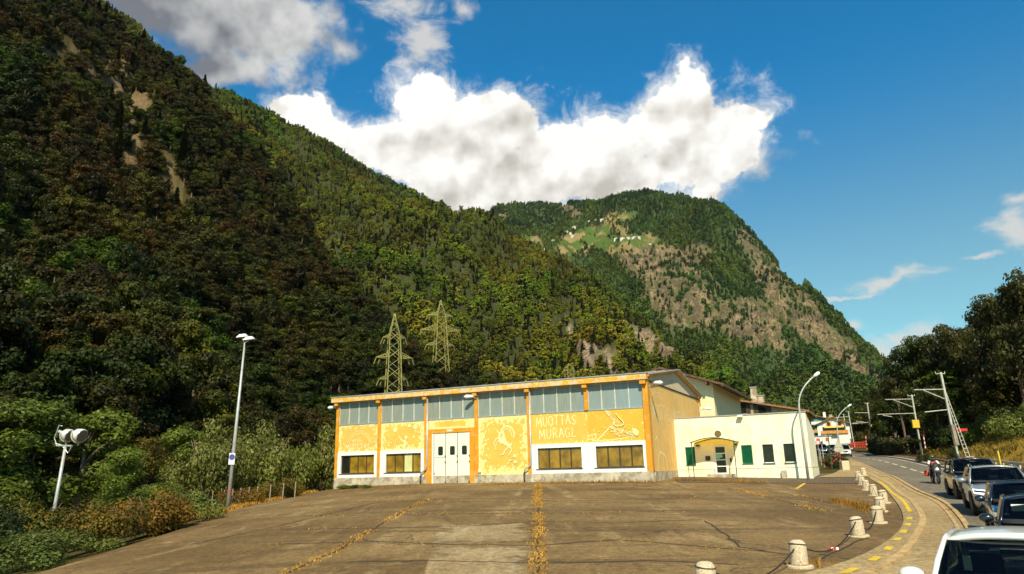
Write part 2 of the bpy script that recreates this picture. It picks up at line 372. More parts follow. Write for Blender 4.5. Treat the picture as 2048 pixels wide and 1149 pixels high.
def grassmat(name, a, b_, c_, sc_=.5):
    m, t, b = newmat(name); oc = t.new('ShaderNodeTexCoord').outputs['Object']
    n = t.noise(oc, sc_, 7, .65); n2 = t.noise(oc, sc_ * 9, 5, .7)
    c = t.mix(t.ss(n, .35, .65), a, b_); c = t.mix(t.ss(n2, .5, .75), c, c_)
    t.l.new(c, b.inputs['Base Color']); b.inputs['Roughness'].default_value = .95; b.inputs['Specular IOR Level'].default_value = .1
    bm = t.new('ShaderNodeBump', {'Strength': .9, 'Distance': .12, 'Height': n2}); t.l.new(bm.outputs[0], b.inputs['Normal'])
    return m
M_ground = grassmat('ground_earth', (.07, .075, .018), (.11, .075, .025), (.05, .06, .015))
M_bank = grassmat('dry_bank', (.38, .21, .03), (.25, .18, .03), (.46, .25, .045), .5)
M_soil = grassmat('verge_soil', (.16, .11, .045), (.24, .16, .06), (.09, .08, .02), 2)

# ground sheet, fine near the camera
gx = np.concatenate([np.linspace(-6000, -300, 12), np.linspace(-260, -64, 14), np.linspace(-60, 110, 100), np.linspace(125, 320, 14), np.linspace(400, 6000, 12)])
gy = np.concatenate([np.linspace(-1500, -60, 8), np.linspace(-45, 165, 120), np.linspace(180, 420, 16), np.linspace(520, 7000, 14)])
GX, GY = np.meshgrid(gx, gy); GZ = gz(np.clip(GX, -400, 400), np.clip(GY, -60, 400)) - .12
# fall away from the lot on the valley side
drop = np.clip((lotL(np.clip(GY, -6, 58)) - 1.0 - GX) / 9, 0, 1) * (GY < 62) * 0.5
GZ = GZ - drop
o = MB().grid(np.dstack([GX, GY, GZ]).tolist()).build('ground', M_ground, smooth=True); o['kind'] = 'structure'

sheet('parking_lot', lotL, lotR, -6, 56, M_lot, .0, nx=60)
sheet('pavement', lambda y: lotR(y) + .02, kerbA, -6, 56, M_walk, .03, nx=8)
sheet('bus_bay', lambda y: kerbA(y) + .0, kerbB, -6, 56.5, M_walk, .015, nx=10)
sheet('road', kerbB, edgeR, -16, 180, M_road, .01, nx=12)
sheet('footway', ln([(19.8, 48.8), (24, 56), (30, 67), (36, 80), (49, 115)]), lambda y: kerbB(y) - .05, 49, 115, M_walk, .035, nx=12)
# block paving in front of the white annex
mp_, t, b = newmat('block_paving'); oc = t.new('ShaderNodeTexCoord').outputs['Object']
br = t.new('ShaderNodeTexBrick', {'Vector': t.new('ShaderNodeMapping', {'Vector': oc, 'Rotation': (0, 0, .44)}).outputs[0], 'Color1': (.20, .13, .065, 1), 'Color2': (.13, .085, .042, 1), 'Mortar': (.05, .04, .025, 1), 'Scale': 1., 'Mortar Size': .035, 'Brick Width': .42, 'Row Height': .3})
t.l.new(t.mix(t.ss(t.noise(oc, 1.2, 5), .4, .7), br.outputs[0], (.10, .075, .05)), b.inputs['Base Color']); b.inputs['Roughness'].default_value = .9
mbp = MB(); A_ = G(1300, 964); rows = []
for k in range(41):
    f = k / 40
    a = G(1345 + f * (1722 - 1345), 955 + f * (947 - 955)); bb = G(1355 + f * (1718 - 1355), 966 + f * (968 - 966)); rows.append([(*(a * (1 - q) + bb * q)[:2], gz1(*(a * (1 - q) + bb * q)[:2]) + .018) for q in np.linspace(0, 1, 9)])
mbp.grid(rows).build('block_paving', mp_)['kind'] = 'structure'
# kerbs
mb = MB(); ys = np.arange(-4, 57.6, 1.)
ribbon(mb, [(kerbA(y), y) for y in ys], .19, .02, .3, h=.03); mb.build('kerb', M_kerb)['kind'] = 'structure'
mb = MB(); ribbon(mb, [(kerbB(y), y) for y in np.arange(-4, 115, 1.)], .15, .02, .5, h=.04); mb.build('kerb', M_kerb)['kind'] = 'structure'
mb = MB(); ribbon(mb, [(kerbB(y) - .30, y) for y in np.arange(-4, 70, 1.)], .10, .03, .5, h=.006); mb.build('kerb', M_kerb)['kind'] = 'structure'
# joints and cracks of the lot: dark seams with dry weeds growing from them
seams = []
def seamG(pts): p = [G(*q)[:2] for q in pts]; seams.append(p); return p
S_main = seamG([(1077, 968), (1076, 1000), (1078, 1035), (1077, 1080), (1076, 1115), (1072, 1180)])
S_l1 = seamG([(858, 999), (812, 1020), (765, 1048), (725, 1070), (680, 1098), (630, 1122), (560, 1152)])
S_r1 = seamG([(1471, 977), (1510, 988), (1555, 1000), (1600, 1011), (1645, 1022)])
S_r2 = seamG([(1535, 983), (1600, 992), (1665, 1008)])
S_h = [seamG([(820, 985), (940, 984), (1077, 983), (1180, 980), (1330, 978)]), seamG([(600, 1012), (740, 1003), (930, 1004), (1077, 1003), (1250, 1001), (1420, 994)]),
       seamG([(620, 1034), (780, 1031), (900, 1028), (1077, 1028), (1200, 1027), (1380, 1022)]), seamG([(560, 1060), (700, 1058), (840, 1056), (960, 1052), (1077, 1043), (1230, 1047), (1400, 1040)]),
       seamG([(540, 1090), (760, 1084), (900, 1090), (1077, 1092), (1240, 1080), (1400, 1094), (1520, 1103), (1600, 1112)]), seamG([(700, 1125), (860, 1122), (1077, 1128), (1300, 1122), (1480, 1130)])]
seamG([(1410, 1042), (1450, 1070), (1480, 1095), (1530, 1103)]); seamG([(1640, 1118), (1700, 1092), (1741, 1073)]); seamG([(455, 1030), (600, 1002), (760, 985)]); seamG([(380, 1090), (560, 1052), (760, 1005)])
mb = MB()
for s_ in seams:
    q = resample(s_, .5); q = [p + np.array([RND.uniform(-.05, .05), RND.uniform(-.05, .05)]) for p in q]; ribbon(mb, q, .055, .012, .5)
mb.build('lot_seams', M_dark)['kind'] = 'structure'
# lighter panels, turning see-through towards their edges
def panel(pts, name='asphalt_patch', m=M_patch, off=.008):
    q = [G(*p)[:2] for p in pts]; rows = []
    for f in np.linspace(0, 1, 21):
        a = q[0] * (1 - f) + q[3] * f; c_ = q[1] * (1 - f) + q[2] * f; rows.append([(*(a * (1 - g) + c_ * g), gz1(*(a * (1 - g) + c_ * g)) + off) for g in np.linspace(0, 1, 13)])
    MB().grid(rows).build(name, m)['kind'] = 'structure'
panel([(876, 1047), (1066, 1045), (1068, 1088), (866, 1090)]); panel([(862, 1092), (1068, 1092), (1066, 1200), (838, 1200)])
# painted markings
mb = MB(); c = lambda l: [G(*c5(*q))[:2] for q in l]
yk = np.linspace(27.0, 44.5, 20); ribbon(mb, [(kerbA(y) - .36, y) for y in yk], .14, .038, .6)
for y0_, y1_ in ((24.6, 25.3), (23.0, 23.6), (21.3, 22.0), (19.7, 20.3), (18.0, 18.6), (16.4, 17.0), (14.9, 15.5), (13.4, 14.0), (11.9, 12.4)):
    ribbon(mb, [(kerbA(y) - .44, y) for y in np.linspace(y0_, y1_, 3)], .17, .038, .3)
ribbon(mb, [G(1593, 978)[:2], G(1611, 966)[:2]], .16, .012, .4)
mb.build('yellow_markings', M_yellow)['kind'] = 'structure'
mb = MB(); y = 30.
while y < 117:
    ribbon(mb, [(centL(yy) if yy > 52 else centL(52) + (edgeR(yy) - edgeR(52)) * .93, yy) for yy in np.linspace(y, y + 2.6, 4)], .15, .022, 1.); y += 4.3
ribbon(mb, [(edgeR(y) - .35, y) for y in np.arange(14, 120, 1.5)], .12, .022, 1.5)
mb.build('white_lane_markings', M_white)['kind'] = 'structure'
mb = MB(); ribbon(mb, [(edgeR(y) + .15, y) for y in np.arange(5, 150, 1.5)], .3, .03, 1.5, h=.12); mb.build('track_kerb', mat('concrete', (.48, .42, .33), .85, amt=.25, scale=2))['kind'] = 'structure'
# weeds
def weeds(name, lines, dens, hgt, mats, label, spread=.12, seed=3):
    rr = random.Random(seed); V = []; Q = []; lf = []
    for s_, k in lines:
        for q in resample(s_, .12):
            if fbm((q[0] * .45, q[1] * .45, seed)) < .12 - .35 * k: continue
            for _ in range(int(dens * k) + (rr.random() < (dens * k) % 1)):
                x, y = q[0] + rr.gauss(0, spread), q[1] + rr.gauss(0, spread); z = gz1(x, y); h = hgt * rr.uniform(.3, 1.) * (1.6 if rr.random() < .05 else 1); a = rr.uniform(0, 6.28); w_ = .012 + .012 * rr.random()
                dx, dy = math.cos(a) * w_, math.sin(a) * w_; lx, ly = rr.gauss(0, h * .45), rr.gauss(0, h * .45); o_ = len(V)
                V += [(x - dx, y - dy, z), (x + dx, y + dy, z), (x + dx * .4 + lx, y + dy * .4 + ly, z + h), (x - dx * .4 + lx, y - dy * .4 + ly, z + h)]; Q.append((o_, o_ + 1, o_ + 2, o_ + 3)); lf.append(rr.random())
    o = bpy.data.objects.new(name, npmesh(name, V, Q, mats, lf)); COL.objects.link(o); tag(o, label, 'weeds', kind='stuff'); return o
M_weed = leafmat('dry_weeds', [(.46, .20, .025), (.55, .30, .05), (.34, .15, .02), (.24, .22, .04)], .8, .2)
weeds('weeds', [(S_main, 1.5), (S_l1, 1.0), (S_r1, 1.1), (S_r2, .5)] + [(s_, .33) for s_ in S_h[:5]], 6, .055, M_weed, 'dry orange weeds growing in the seams of the asphalt lot')
front = [G(x, y)[:2] for x, y in ((1345, 962), (1420, 963), (1460, 964), (1530, 966))]
weeds('weeds', [([G(672, 979)[:2], G(860, 975)[:2]], .5), ([G(950, 971)[:2], G(1120, 968)[:2], G(1310, 966)[:2]], 1.2), (front, 1.6), ([G(1670, 1003)[:2], G(1745, 1020)[:2]], 2.0), ([G(1600, 1134)[:2], G(1640, 1128)[:2]], 1.), ([G(1705, 1015)[:2], G(1755, 1028)[:2]], 1.)], 7, .2, M_weed, 'taller golden weeds along the wall foot and bollards', .18, 5)
weeds('weeds', [(([(lotL(y) - .35, y) for y in np.arange(35, 57, 1.)]), 2.2), (([(lotL(y) - .9, y) for y in np.arange(35, 57, 1.)]), 2.2)], 6, .2, M_weed, 'golden grass along the left edge of the lot', .35, 9)
sheet('verge', lambda y: lotL(y) - 2.2, lambda y: lotL(y) + .0, 30, 58, M_soil, .03, nx=4)

# ------------------------------------------------------------------ leaves and trees
def leaves_on(lobes, n, size, rs, inner=.55, flat=.0, jit=.38, aspect=1.5, droop=0):
    """quads spread over ellipsoid lobes, facing mostly outwards; lobes (x,y,z,rx,ry,rz)"""
    L = np.array(lobes, float); w = (L[:, 3] * L[:, 5] + L[:, 3] * L[:, 4]); idx = rs.choice(len(L), n, p=w / w.sum()); l = L[idx]
    d = rs.normal(size=(n, 3)); d /= np.linalg.norm(d, axis=1)[:, None]
    rad = (inner + (1 - inner) * rs.random(n) ** .45) * (1 + .12 * rs.normal(size=n))
    c = l[:, :3] + d * l[:, 3:] * rad[:, None]
    nr = d + jit * rs.normal(size=(n, 3)); nr[:, 2] += flat; nr /= np.linalg.norm(nr, axis=1)[:, None]
    a = np.cross(nr, rs.normal(size=(n, 3))); a /= np.linalg.norm(a, axis=1)[:, None] + 1e-9; a[:, 2] -= droop; b = np.cross(nr, a)
    s = size * (.6 + .8 * rs.random(n))[:, None]; a = a * s * aspect / 2; b = b * s / 2
    V = np.stack([c - a, c + b * .9 - a * .1, c + a, c - b * .9 - a * .1], 1).reshape(-1, 3); Fq = np.arange(4 * n).reshape(n, 4)
    return V, Fq, rs.random(n)
def tree_meshes(kind, seed, n, leaf, lm, bm_):
    """crown and trunk meshes of a tree about 1 unit = 1 m, height about 10"""
    rs = np.random.RandomState(seed); rr = random.Random(seed); tb = MB()
    if kind == 'conifer':
        H = 12.; V = []; Q = []
        wh = 15 if n > 800 else 9; per = max(5, n // (wh * 6))
        for i in range(wh):
            f = i / (wh - 1); z = 1.2 + f * (H - 1.6); r = 2.3 * (1 - f) ** .85 + .18
            for k in range(per):
                a = rr.uniform(0, 6.28); rl = r * rr.uniform(.65, 1.1)
                for j in range(6):
                    q = (j + .6) / 6; x, y = math.cos(a) * rl * q, math.sin(a) * rl * q; zz = z - rl * q * .35 + rr.gauss(0, .12); s_ = leaf * (1.2 - .5 * q)
                    t_ = np.array([math.cos(a) * s_, math.sin(a) * s_, -.35 * s_]); p_ = np.array([-math.sin(a) * s_ * .6, math.cos(a) * s_ * .6, rr.gauss(0, .25) * s_]); c_ = np.array([x, y, zz]); o_ = len(V)
                    V += [c_ - t_ * .6, c_ + p_, c_ + t_, c_ - p_]; Q.append((o_, o_ + 1, o_ + 2, o_ + 3))
        V = np.array(V); Q = np.array(Q); lf = rs.random(len(Q))
        tb.tube([(0, 0, -1), (0, 0, 5), (0, 0, H - .4)], [.22, .15, .04], 6)
    else:
        H = 10.; lobes = []
        if kind == 'bush':
            for _ in range(14):
                a = rr.uniform(0, 6.28); q = rr.random() ** .5 * 2.6; r = rr.uniform(.8, 1.5); lobes.append((math.cos(a) * q, math.sin(a) * q, rr.uniform(.6, 3.4 - q * .7), r, r, r * .85))
        elif kind == 'tall':      # open acacia-like tree with layered clumps
            for _ in range(26):
                a = rr.uniform(0, 6.28); z = rr.uniform(3.6, 9.6); m_ = 3.3 * math.sin(math.pi * min(1, (z - 2.6) / 8.2)) ** .7; q = m_ * rr.random() ** .5; r = rr.uniform(.6, 1.25); lobes.append((math.cos(a) * q, math.sin(a) * q, z, r * 1.25, r * 1.25, r * .55))
        else:
            for _ in range(20):
                a = rr.uniform(0, 6.28); z = rr.uniform(2.6, 9.0); m_ = 3.0 * math.sin(math.pi * min(1, (z - 1.2) / 8.6)) ** .6; q = m_ * rr.random() ** .5; r = rr.uniform(.9, 1.6); lobes.append((math.cos(a) * q, math.sin(a) * q, z, r, r, r * .8))
        V, Q, lf = leaves_on(lobes, n, leaf, rs, .45, .25)
        if kind == 'bush':
            for _ in range(5): a = rr.uniform(0, 6.28); tb.tube([(0, 0, -.5), (math.cos(a) * .8, math.sin(a) * .8, 1.3), (math.cos(a) * 1.7, math.sin(a) * 1.7, 2.6)], [.09, .06, .02], 5)
        else:
            lean = rr.uniform(-.4, .4); tb.tube([(0, 0, -1.2), (.1, 0, 2), (lean, .1, 4.6), (lean * .6, -.1, 7.4)], [.30, .22, .15, .05], 7)
            for l in rr.sample(lobes, 11):
                z0 = max(1.8, l[2] - 2.4); tb.tube([(lean * z0 / 7, 0, z0), (l[0] * .5, l[1] * .5, (z0 + l[2]) / 2 + .2), (l[0] * .95, l[1] * .95, l[2])], [.1, .06, .02], 5)
    cm_ = npmesh('crown', V, Q, lm, lf); ob = tb.build('trunk', bm_, smooth=True); tm = ob.data; bpy.data.objects.remove(ob)
    return cm_, tm
def crown_only(kind, seed, n, leaf, lm, bark):
    """one mesh with crown and stem for the far wood"""
    c_, t_ = tree_meshes(kind, seed, n, leaf, lm, bark)
    o1 = bpy.data.objects.new('wood_tree', c_); o2 = bpy.data.objects.new('wood_stem', t_)
    nv = len(c_.vertices); V = np.empty(nv * 3, np.float32); c_.vertices.foreach_get('co', V); V = V.reshape(-1, 3)
    tv = np.array([v.co[:] for v in t_.vertices]); tf = [p.vertices[:] for p in t_.polygons if len(p.vertices) == 4]
    Fq = np.concatenate([np.arange(nv).reshape(-1, 4), np.array(tf) + nv]); me = npmesh('wood_tree', np.concatenate([V, tv]), Fq, [lm, bark], np.concatenate([np.random.RandomState(1).random(nv // 4), np.zeros(len(tf))]))
    mi = np.zeros(len(Fq), np.int32); mi[nv // 4:] = 1; me.polygons.foreach_set('material_index', mi)
    return bpy.data.objects.new('wood_tree', me)
M_bark = mat('bark', (.16, .11, .07), .9, amt=.4, scale=4, bump=.5)
M_bark_pale = mat('bark_pale', (.30, .24, .17), .9, amt=.3, scale=4)
L_near = leafmat('leaves_slope', [(.028, .034, .004), (.058, .066, .006), (.018, .028, .004), (.105, .058, .008), (.044, .060, .005), (.120, .140, .010), (.030, .048, .005)], .6, .15, world=(.022, (1.12, .86, .42), (.66, 1.02, .45)), gain=.60)
L_ridge = leafmat('leaves_ridge', [(.058, .070, .010), (.085, .095, .014), (.042, .058, .010), (.120, .095, .022), (.080, .110, .012), (.125, .155, .018)], .6, .1, world=(.006, (1.75, 1.45, .6), (1.0, 1.5, .7)), gain=1.15)
L_far = leafmat('leaves_far', [(.040, .068, .016), (.062, .090, .022), (.030, .056, .018), (.090, .105, .026), (.048, .078, .020)], .6, .1, world=(.003, (1.4, 1.3, .6), (.85, 1.25, .85)), gain=1.15)
L_conf = leafmat('needles', [(.030, .045, .012), (.050, .058, .014), (.024, .040, .012), (.070, .062, .018)], .6, .05)
L_shrub = leafmat('leaves_shrub', [(.085, .125, .014), (.15, .19, .022), (.05, .08, .015), (.17, .19, .04), (.09, .12, .02)], .5, .3)
L_silver = leafmat('leaves_silver', [(.13, .14, .028), (.20, .20, .05), (.08, .095, .016), (.36, .36, .16)], .45, .3, gain=1.35)
L_orange = leafmat('leaves_autumn', [(.15, .075, .010), (.07, .09, .010), (.22, .11, .014), (.050, .075, .008), (.11, .07, .009)], .6, .25)
L_dark = leafmat('leaves_dark', [(.022, .038, .008), (.038, .055, .010), (.050, .042, .010), (.060, .075, .012)], .5, .2)
def protos(name, specs):
    c_ = bpy.data.collections.new(name)
    for s in specs: c_.objects.link(crown_only(*s))
    return c_
PR_near = protos('near_wood', [('broad', 11, 2900, .30, L_near, M_bark), ('broad', 12, 2900, .30, L_near, M_bark), ('tall', 13, 2800, .29, L_near, M_bark), ('bush', 14, 1700, .26, L_near, M_bark), ('conifer', 15, 2200, .38, L_conf, M_bark_pale)])
PR_ridge = protos('ridge_wood', [('broad', 21, 620, .65, L_ridge, M_bark), ('broad', 22, 620, .65, L_ridge, M_bark), ('tall', 23, 380, .8, L_ridge, M_bark), ('conifer', 24, 500, .75, L_conf, M_bark), ('bush', 25, 200, .8, L_ridge, M_bark)])
PR_far = protos('far_wood', [('broad', 31, 200, 1.25, L_far, M_bark), ('broad', 32, 200, 1.25, L_far, M_bark), ('conifer', 33, 260, 1.1, L_far, M_bark), ('bush', 34, 110, 1.1, L_far, M_bark)])
def wood(name, pts, scl, idx, coll, label):
    me = bpy.data.meshes.new(name); me.from_pydata([tuple(map(float, p)) for p in pts], [], []); n = len(pts); rs = np.random.RandomState(n)
    for nm, typ, val in (('sc', 'FLOAT', scl), ('ix', 'INT', idx), ('rz', 'FLOAT', rs.random(n) * 6.28)):
        a = me.attributes.new(nm, typ, 'POINT'); a.data.foreach_set('value', np.asarray(val, np.int32 if typ == 'INT' else np.float32))
    o = bpy.data.objects.new(name, me); COL.objects.link(o); tag(o, label, 'forest', kind='stuff')
    ng = bpy.data.node_groups.new(name, 'GeometryNodeTree'); ng.interface.new_socket('Geometry', in_out='INPUT', socket_type='NodeSocketGeometry'); ng.interface.new_socket('Geometry', in_out='OUTPUT', socket_type='NodeSocketGeometry')
    N = ng.nodes; Lk = ng.links; gi = N.new('NodeGroupInput'); go = N.new('NodeGroupOutput'); ip = N.new('GeometryNodeInstanceOnPoints'); ci = N.new('GeometryNodeCollectionInfo')
    ci.inputs['Collection'].default_value = coll; ci.inputs['Separate Children'].default_value = True; ci.inputs['Reset Children'].default_value = True
    def na(nm, dt): a = N.new('GeometryNodeInputNamedAttribute'); a.data_type = dt; a.inputs['Name'].default_value = nm; return a.outputs[0]
    Lk.new(gi.outputs[0], ip.inputs['Points']); Lk.new(ci.outputs[0], ip.inputs['Instance']); ip.inputs['Pick Instance'].default_value = True
    Lk.new(na('ix', 'INT'), ip.inputs['Instance Index']); Lk.new(na('sc', 'FLOAT'), ip.inputs['Scale'])
    cx = N.new('ShaderNodeCombineXYZ'); Lk.new(na('rz', 'FLOAT'), cx.inputs[2]); Lk.new(cx.outputs[0], ip.inputs['Rotation']); Lk.new(ip.outputs[0], go.inputs[0])
    md = o.modifiers.new('wood', 'NODES'); md.node_group = ng
    return o

# ------------------------------------------------------------------ mountains
def lerp_list(L, n):
    L = np.array(L, float); s = np.linspace(0, len(L) - 1, n); i = np.clip(s.astype(int), 0, len(L) - 2); f = (s - i)[:, None]
    return L[i] * (1 - f) + L[i + 1] * f
def mountain(name, crest, base, nu, nv, bulge, amp, freq, mat_, seed, over=.25, gul=0., warp=None):
    n = max(len(crest), len(base)); Cr = np.array([P3(*q) for q in lerp_list(crest, nu)]); Ba = np.array([P3(*q) for q in lerp_list(base, nu)])
    vs = np.linspace(0, 1 + over, nv); P = np.zeros((nu, nv, 3))
    for i in range(nu):
        for j, v in enumerate(vs):
            if v <= 1:
                p = Ba[i] + (Cr[i] - Ba[i]) * v; k = math.sin(math.pi * v)
                # amount below the chord keeps the skyline at the crest
                p = p + np.array([0, 0, 1]) * (-bulge * k * (Cr[i][2] - Ba[i][2]))
            else:
                d = Cr[i] - Ba[i]; e = (v - 1); p = Cr[i] + np.array([d[0], d[1], 0]) * e * 1.2 + np.array([0, 0, -1]) * abs(d[2]) * e * .9; k = 0
            q = (p[0] * freq, p[1] * freq, p[2] * freq * .6 + seed)
            a = amp * (fbm(q) * .8 - (abs(fbm((q[0] * .9 + 7, q[1] * .9, q[2] * .25))) if gul else 0) * gul)
            edge = min(1, v * 6) * (min(1, max(.18, (1 - v) * 5)) if v <= 1 else .18)
            p[2] += a * edge; P[i, j] = p
    o = MB().grid(P.tolist()).build(name, mat_, smooth=True); o['kind'] = 'structure'
    return o, P
def sample(P, n, seed, vmax, nv_over):
    """n points spread over the surface, thinned to even density seen on the ground"""
    rs = np.random.RandomState(seed); nu, nv, _ = P.shape; jm = int((nv - 1) * vmax)
    A = np.linalg.norm(np.cross(P[1:, 1:jm + 1] - P[:-1, :jm], P[:-1, 1:jm + 1] - P[:-1, :jm]), axis=2)
    # weight by closeness: far cells need fewer trees per area than near ones
    mid = P[:-1, :jm]; dist = np.linalg.norm(mid - CAM, axis=2)
    w = (A / dist ** 0.5).ravel(); k = rs.choice(len(w), n, p=w / w.sum()); i, j = k // jm, k % jm; a, b = rs.random(n)[:, None], rs.random(n)[:, None]
    return P[i, j] * (1 - a) * (1 - b) + P[i + 1, j] * a * (1 - b) + P[i, j + 1] * (1 - a) * b + P[i + 1, j + 1] * a * b
def projv(Q):
    v = Q - CAM; z = v @ FW; return CX + F_ * (v @ RT) / z, CY - F_ * (v @ UP) / z
def inside(px, py, E):
    """ellipses (cx,cy,rx,ry,angle_deg) -> largest closeness"""
    out = np.full(np.shape(px), -9.)
    for (cx, cy, rx, ry, an) in E:
        a = math.radians(an); x = px - cx; y = py - cy; u = (x * math.cos(a) + y * math.sin(a)) / rx; v = (-x * math.sin(a) + y * math.cos(a)) / ry
        out = np.maximum(out, 1 - np.sqrt(u * u + v * v))
    return out
def nfbm(Q, f, s): return np.array([fbm((q[0] * f, q[1] * f, q[2] * f + s)) for q in Q])
def hillmat(name, soil, rock1, rock2, meadow=None, scale=.02):
    m, t, b = newmat(name); oc = t.new('ShaderNodeTexCoord').outputs['Object']
    rk = t.new('ShaderNodeAttribute', attribute_name='rock').outputs['Fac']; md = t.new('ShaderNodeAttribute', attribute_name='meadow').outputs['Fac']
    st = t.new('ShaderNodeMapping', {'Vector': oc, 'Scale': (1, 1, .45)}).outputs[0]
    n = t.noise(st, scale * 3, 9, .68, .4); n2 = t.noise(oc, scale * 14, 6, .65)
    r = t.mix(t.ss(n, .42, .60), rock1, rock2); r = t.mix(t.m('MULTIPLY', t.ss(n2, .45, .6), .8), r, tuple(x * .4 for x in rock1))
    c = t.mix(t.ss(n2, .4, .7), soil, tuple(x * 1.8 for x in soil))
    g = t.ss(t.noise(oc, scale * 5, 6, .7), .50, .60); c = t.mix(t.m('MULTIPLY', rk, t.m('SUBTRACT', 1., t.m('MULTIPLY', g, .75))), t.mix(rk, c, (.085, .105, .03)), r)
    if meadow: c = t.mix(md, c, t.mix(t.ss(t.noise(oc, scale * .8, 4, .6), .48, .56), meadow, (.28, .21, .09)))
    t.l.new(c, b.inputs['Base Color']); b.inputs['Roughness'].default_value = .95; b.inputs['Specular IOR Level'].default_value = .1
    bm = t.new('ShaderNodeBump', {'Strength': .9, 'Distance': .12 / scale, 'Height': n}); t.l.new(bm.outputs[0], b.inputs['Normal'])
    return m
def set_masks(o, P, rockE, meadE, f, rk_amp=1.2):
    Q = P.reshape(-1, 3); px, py = projv(Q); nz = nfbm(Q, f, 3.3)
    for nm, E in (('rock', rockE), ('meadow', meadE)):
        a = o.data.attributes.new(nm, 'FLOAT', 'POINT')
        v = np.clip((inside(px, py, E) - (.12 if nm == 'rock' else .12) + nz * rk_amp * (.55 if nm == 'rock' else .25)) * 4 + .5, 0, 1) if E else np.zeros(len(Q)); a.data.foreach_set('value', v.astype(np.float32))
M_h1 = hillmat('slope_near', (.045, .035, .012), (.17, .10, .055), (.29, .185, .105), scale=.4)
M_h2 = hillmat('slope_ridge', (.040, .045, .015), (.30, .21, .16), (.42, .30, .20), scale=.03)
M_h3 = hillmat('slope_far', (.040, .060, .02), (.13, .098, .066), (.30, .215, .125), (.085, .13, .028), scale=.016)
# near spur on the left
c1 = [(-520, -340, 270), (-150, -230, 290), (50, -90, 310), (165, -14, 320), (240, 52, 320), (325, 112, 320), (388, 172, 315), (440, 228, 310), (500, 296, 300), (545, 362, 290), (600, 436, 280), (640, 508, 270), (700, 598, 255), (790, 690, 240), (900, 752, 225), (1050, 800, 215)]
b1 = [(-700, 1070, 45), (-350, 1050, 47), (-150, 1040, 50), (0, 1030, 54), (90, 1020, 57), (180, 1010, 60), (250, 1000, 64), (320, 990, 69), (380, 985, 74), (440, 980, 80), (500, 975, 87), (560, 968, 95), (640, 962, 105), (740, 958, 120), (860, 950, 140), (1050, 940, 170)]
H1, Pm1 = mountain('hill_near', c1, b1, 130, 70, .06, 21, .020, M_h1, 1.7, gul=1.1)
rock1E = [(215, 180, 95, 62, 40), (255, 265, 70, 36, 50), (430, 210, 22, 14, 40), (585, 410, 50, 20, 50), (15, 800, 40, 60, 0), (345, 400, 50, 20, 40), (120, 130, 60, 26, 20), (260, 340, 40, 20, 40), (625, 460, 30, 14, 50), (330, 340, 40, 16, 40)]
set_masks(H1, Pm1, rock1E, None, .12)
# long ridge behind
c2 = [(120, -60, 800), (200, 10, 860), (250, 52, 900), (320, 98, 950), (385, 155, 1000), (430, 183, 1040), (500, 208, 1080), (560, 236, 1120), (630, 276, 1160), (700, 321, 1200), (800, 366, 1240), (880, 406, 1270), (950, 431, 1270), (1010, 468, 1200), (1060, 494, 1120), (1120, 518, 1040), (1180, 545, 960), (1240, 590, 880), (1320, 650, 760), (1400, 712, 640), (1480, 765, 540), (1560, 802, 450), (1660, 835, 380)]
b2 = [(300, 940, 230), (420, 940, 232), (520, 940, 234), (600, 938, 236), (660, 938, 238), (720, 936, 240), (780, 936, 242), (830, 934, 244), (880, 934, 246), (930, 932, 248), (980, 932, 250), (1030, 930, 253), (1080, 930, 256), (1130, 928, 260), (1180, 926, 265), (1230, 924, 270), (1280, 922, 277), (1340, 920, 284), (1400, 916, 292), (1460, 912, 300), (1520, 908, 306), (1590, 900, 312), (1680, 890, 318)]
H2, Pm2 = mountain('hill_ridge', c2, b2, 170, 80, .05, 75, .0062, M_h2, 5.1, gul=1.3)
rock2E = [(1160, 690, 40, 20, 30), (1250, 655, 22, 12, 30), (915, 535, 14, 9, 30), (1300, 690, 60, 26, 35), (1330, 680, 25, 20, 30), (1345, 705, 30, 14, 35), (1215, 715, 34, 18, 30)]
set_masks(H2, Pm2, rock2E, None, .012)
# far mountain with cliffs and the village terrace
c3_ = [(860, 470, 2500), (930, 440, 2550), (965, 424, 2600), (1000, 410, 2600), (1060, 402, 2600), (1120, 398, 2600), (1190, 400, 2500), (1235, 390, 2400), (1280, 384, 2350), (1320, 384, 2300), (1380, 396, 2200), (1450, 420, 2100), (1490, 455, 2000), (1530, 490, 1950), (1570, 540, 1850), (1620, 590, 1750), (1680, 640, 1650), (1740, 700, 1550), (1790, 747, 1450), (1850, 800, 1300), (1950, 850, 1200)]
b3_ = [(1000, 880, 1150)] + [(1030 + k * 48, 882 + (k % 2), 1140 - k * 24) for k in range(1, 20)] + [(2000, 885, 680)]
H3, Pm3 = mountain('hill_far', c3_, b3_, 190, 110, .02, 170, .0028, M_h3, 2.2, gul=1.4)
rock3E = [(1300, 530, 75, 40, 18), (1370, 530, 90, 50, 20), (1360, 590, 80, 60, 30), (1500, 640, 60, 50, 35), (1570, 600, 30, 90, -35), (1510, 500, 50, 18, 50), (1560, 560, 45, 22, 50), (1620, 640, 60, 25, 50),
          (1680, 700, 70, 28, 45), (1340, 515, 95, 26, 14), (1140, 420, 24, 10, 20), (1005, 433, 12, 6, 0), (1730, 745, 60, 16, 35), (1540, 680, 50, 14, 30)]
mead3E = [(1240, 435, 40, 14, -10), (1170, 485, 70, 22, -5), (1200, 465, 60, 16, -5), (1285, 482, 60, 10, 5), (1060, 482, 34, 13, 5), (1230, 497, 60, 8, 0), (1160, 500, 60, 9, -8)]
set_masks(H3, Pm3, rock3E, mead3E, .004)
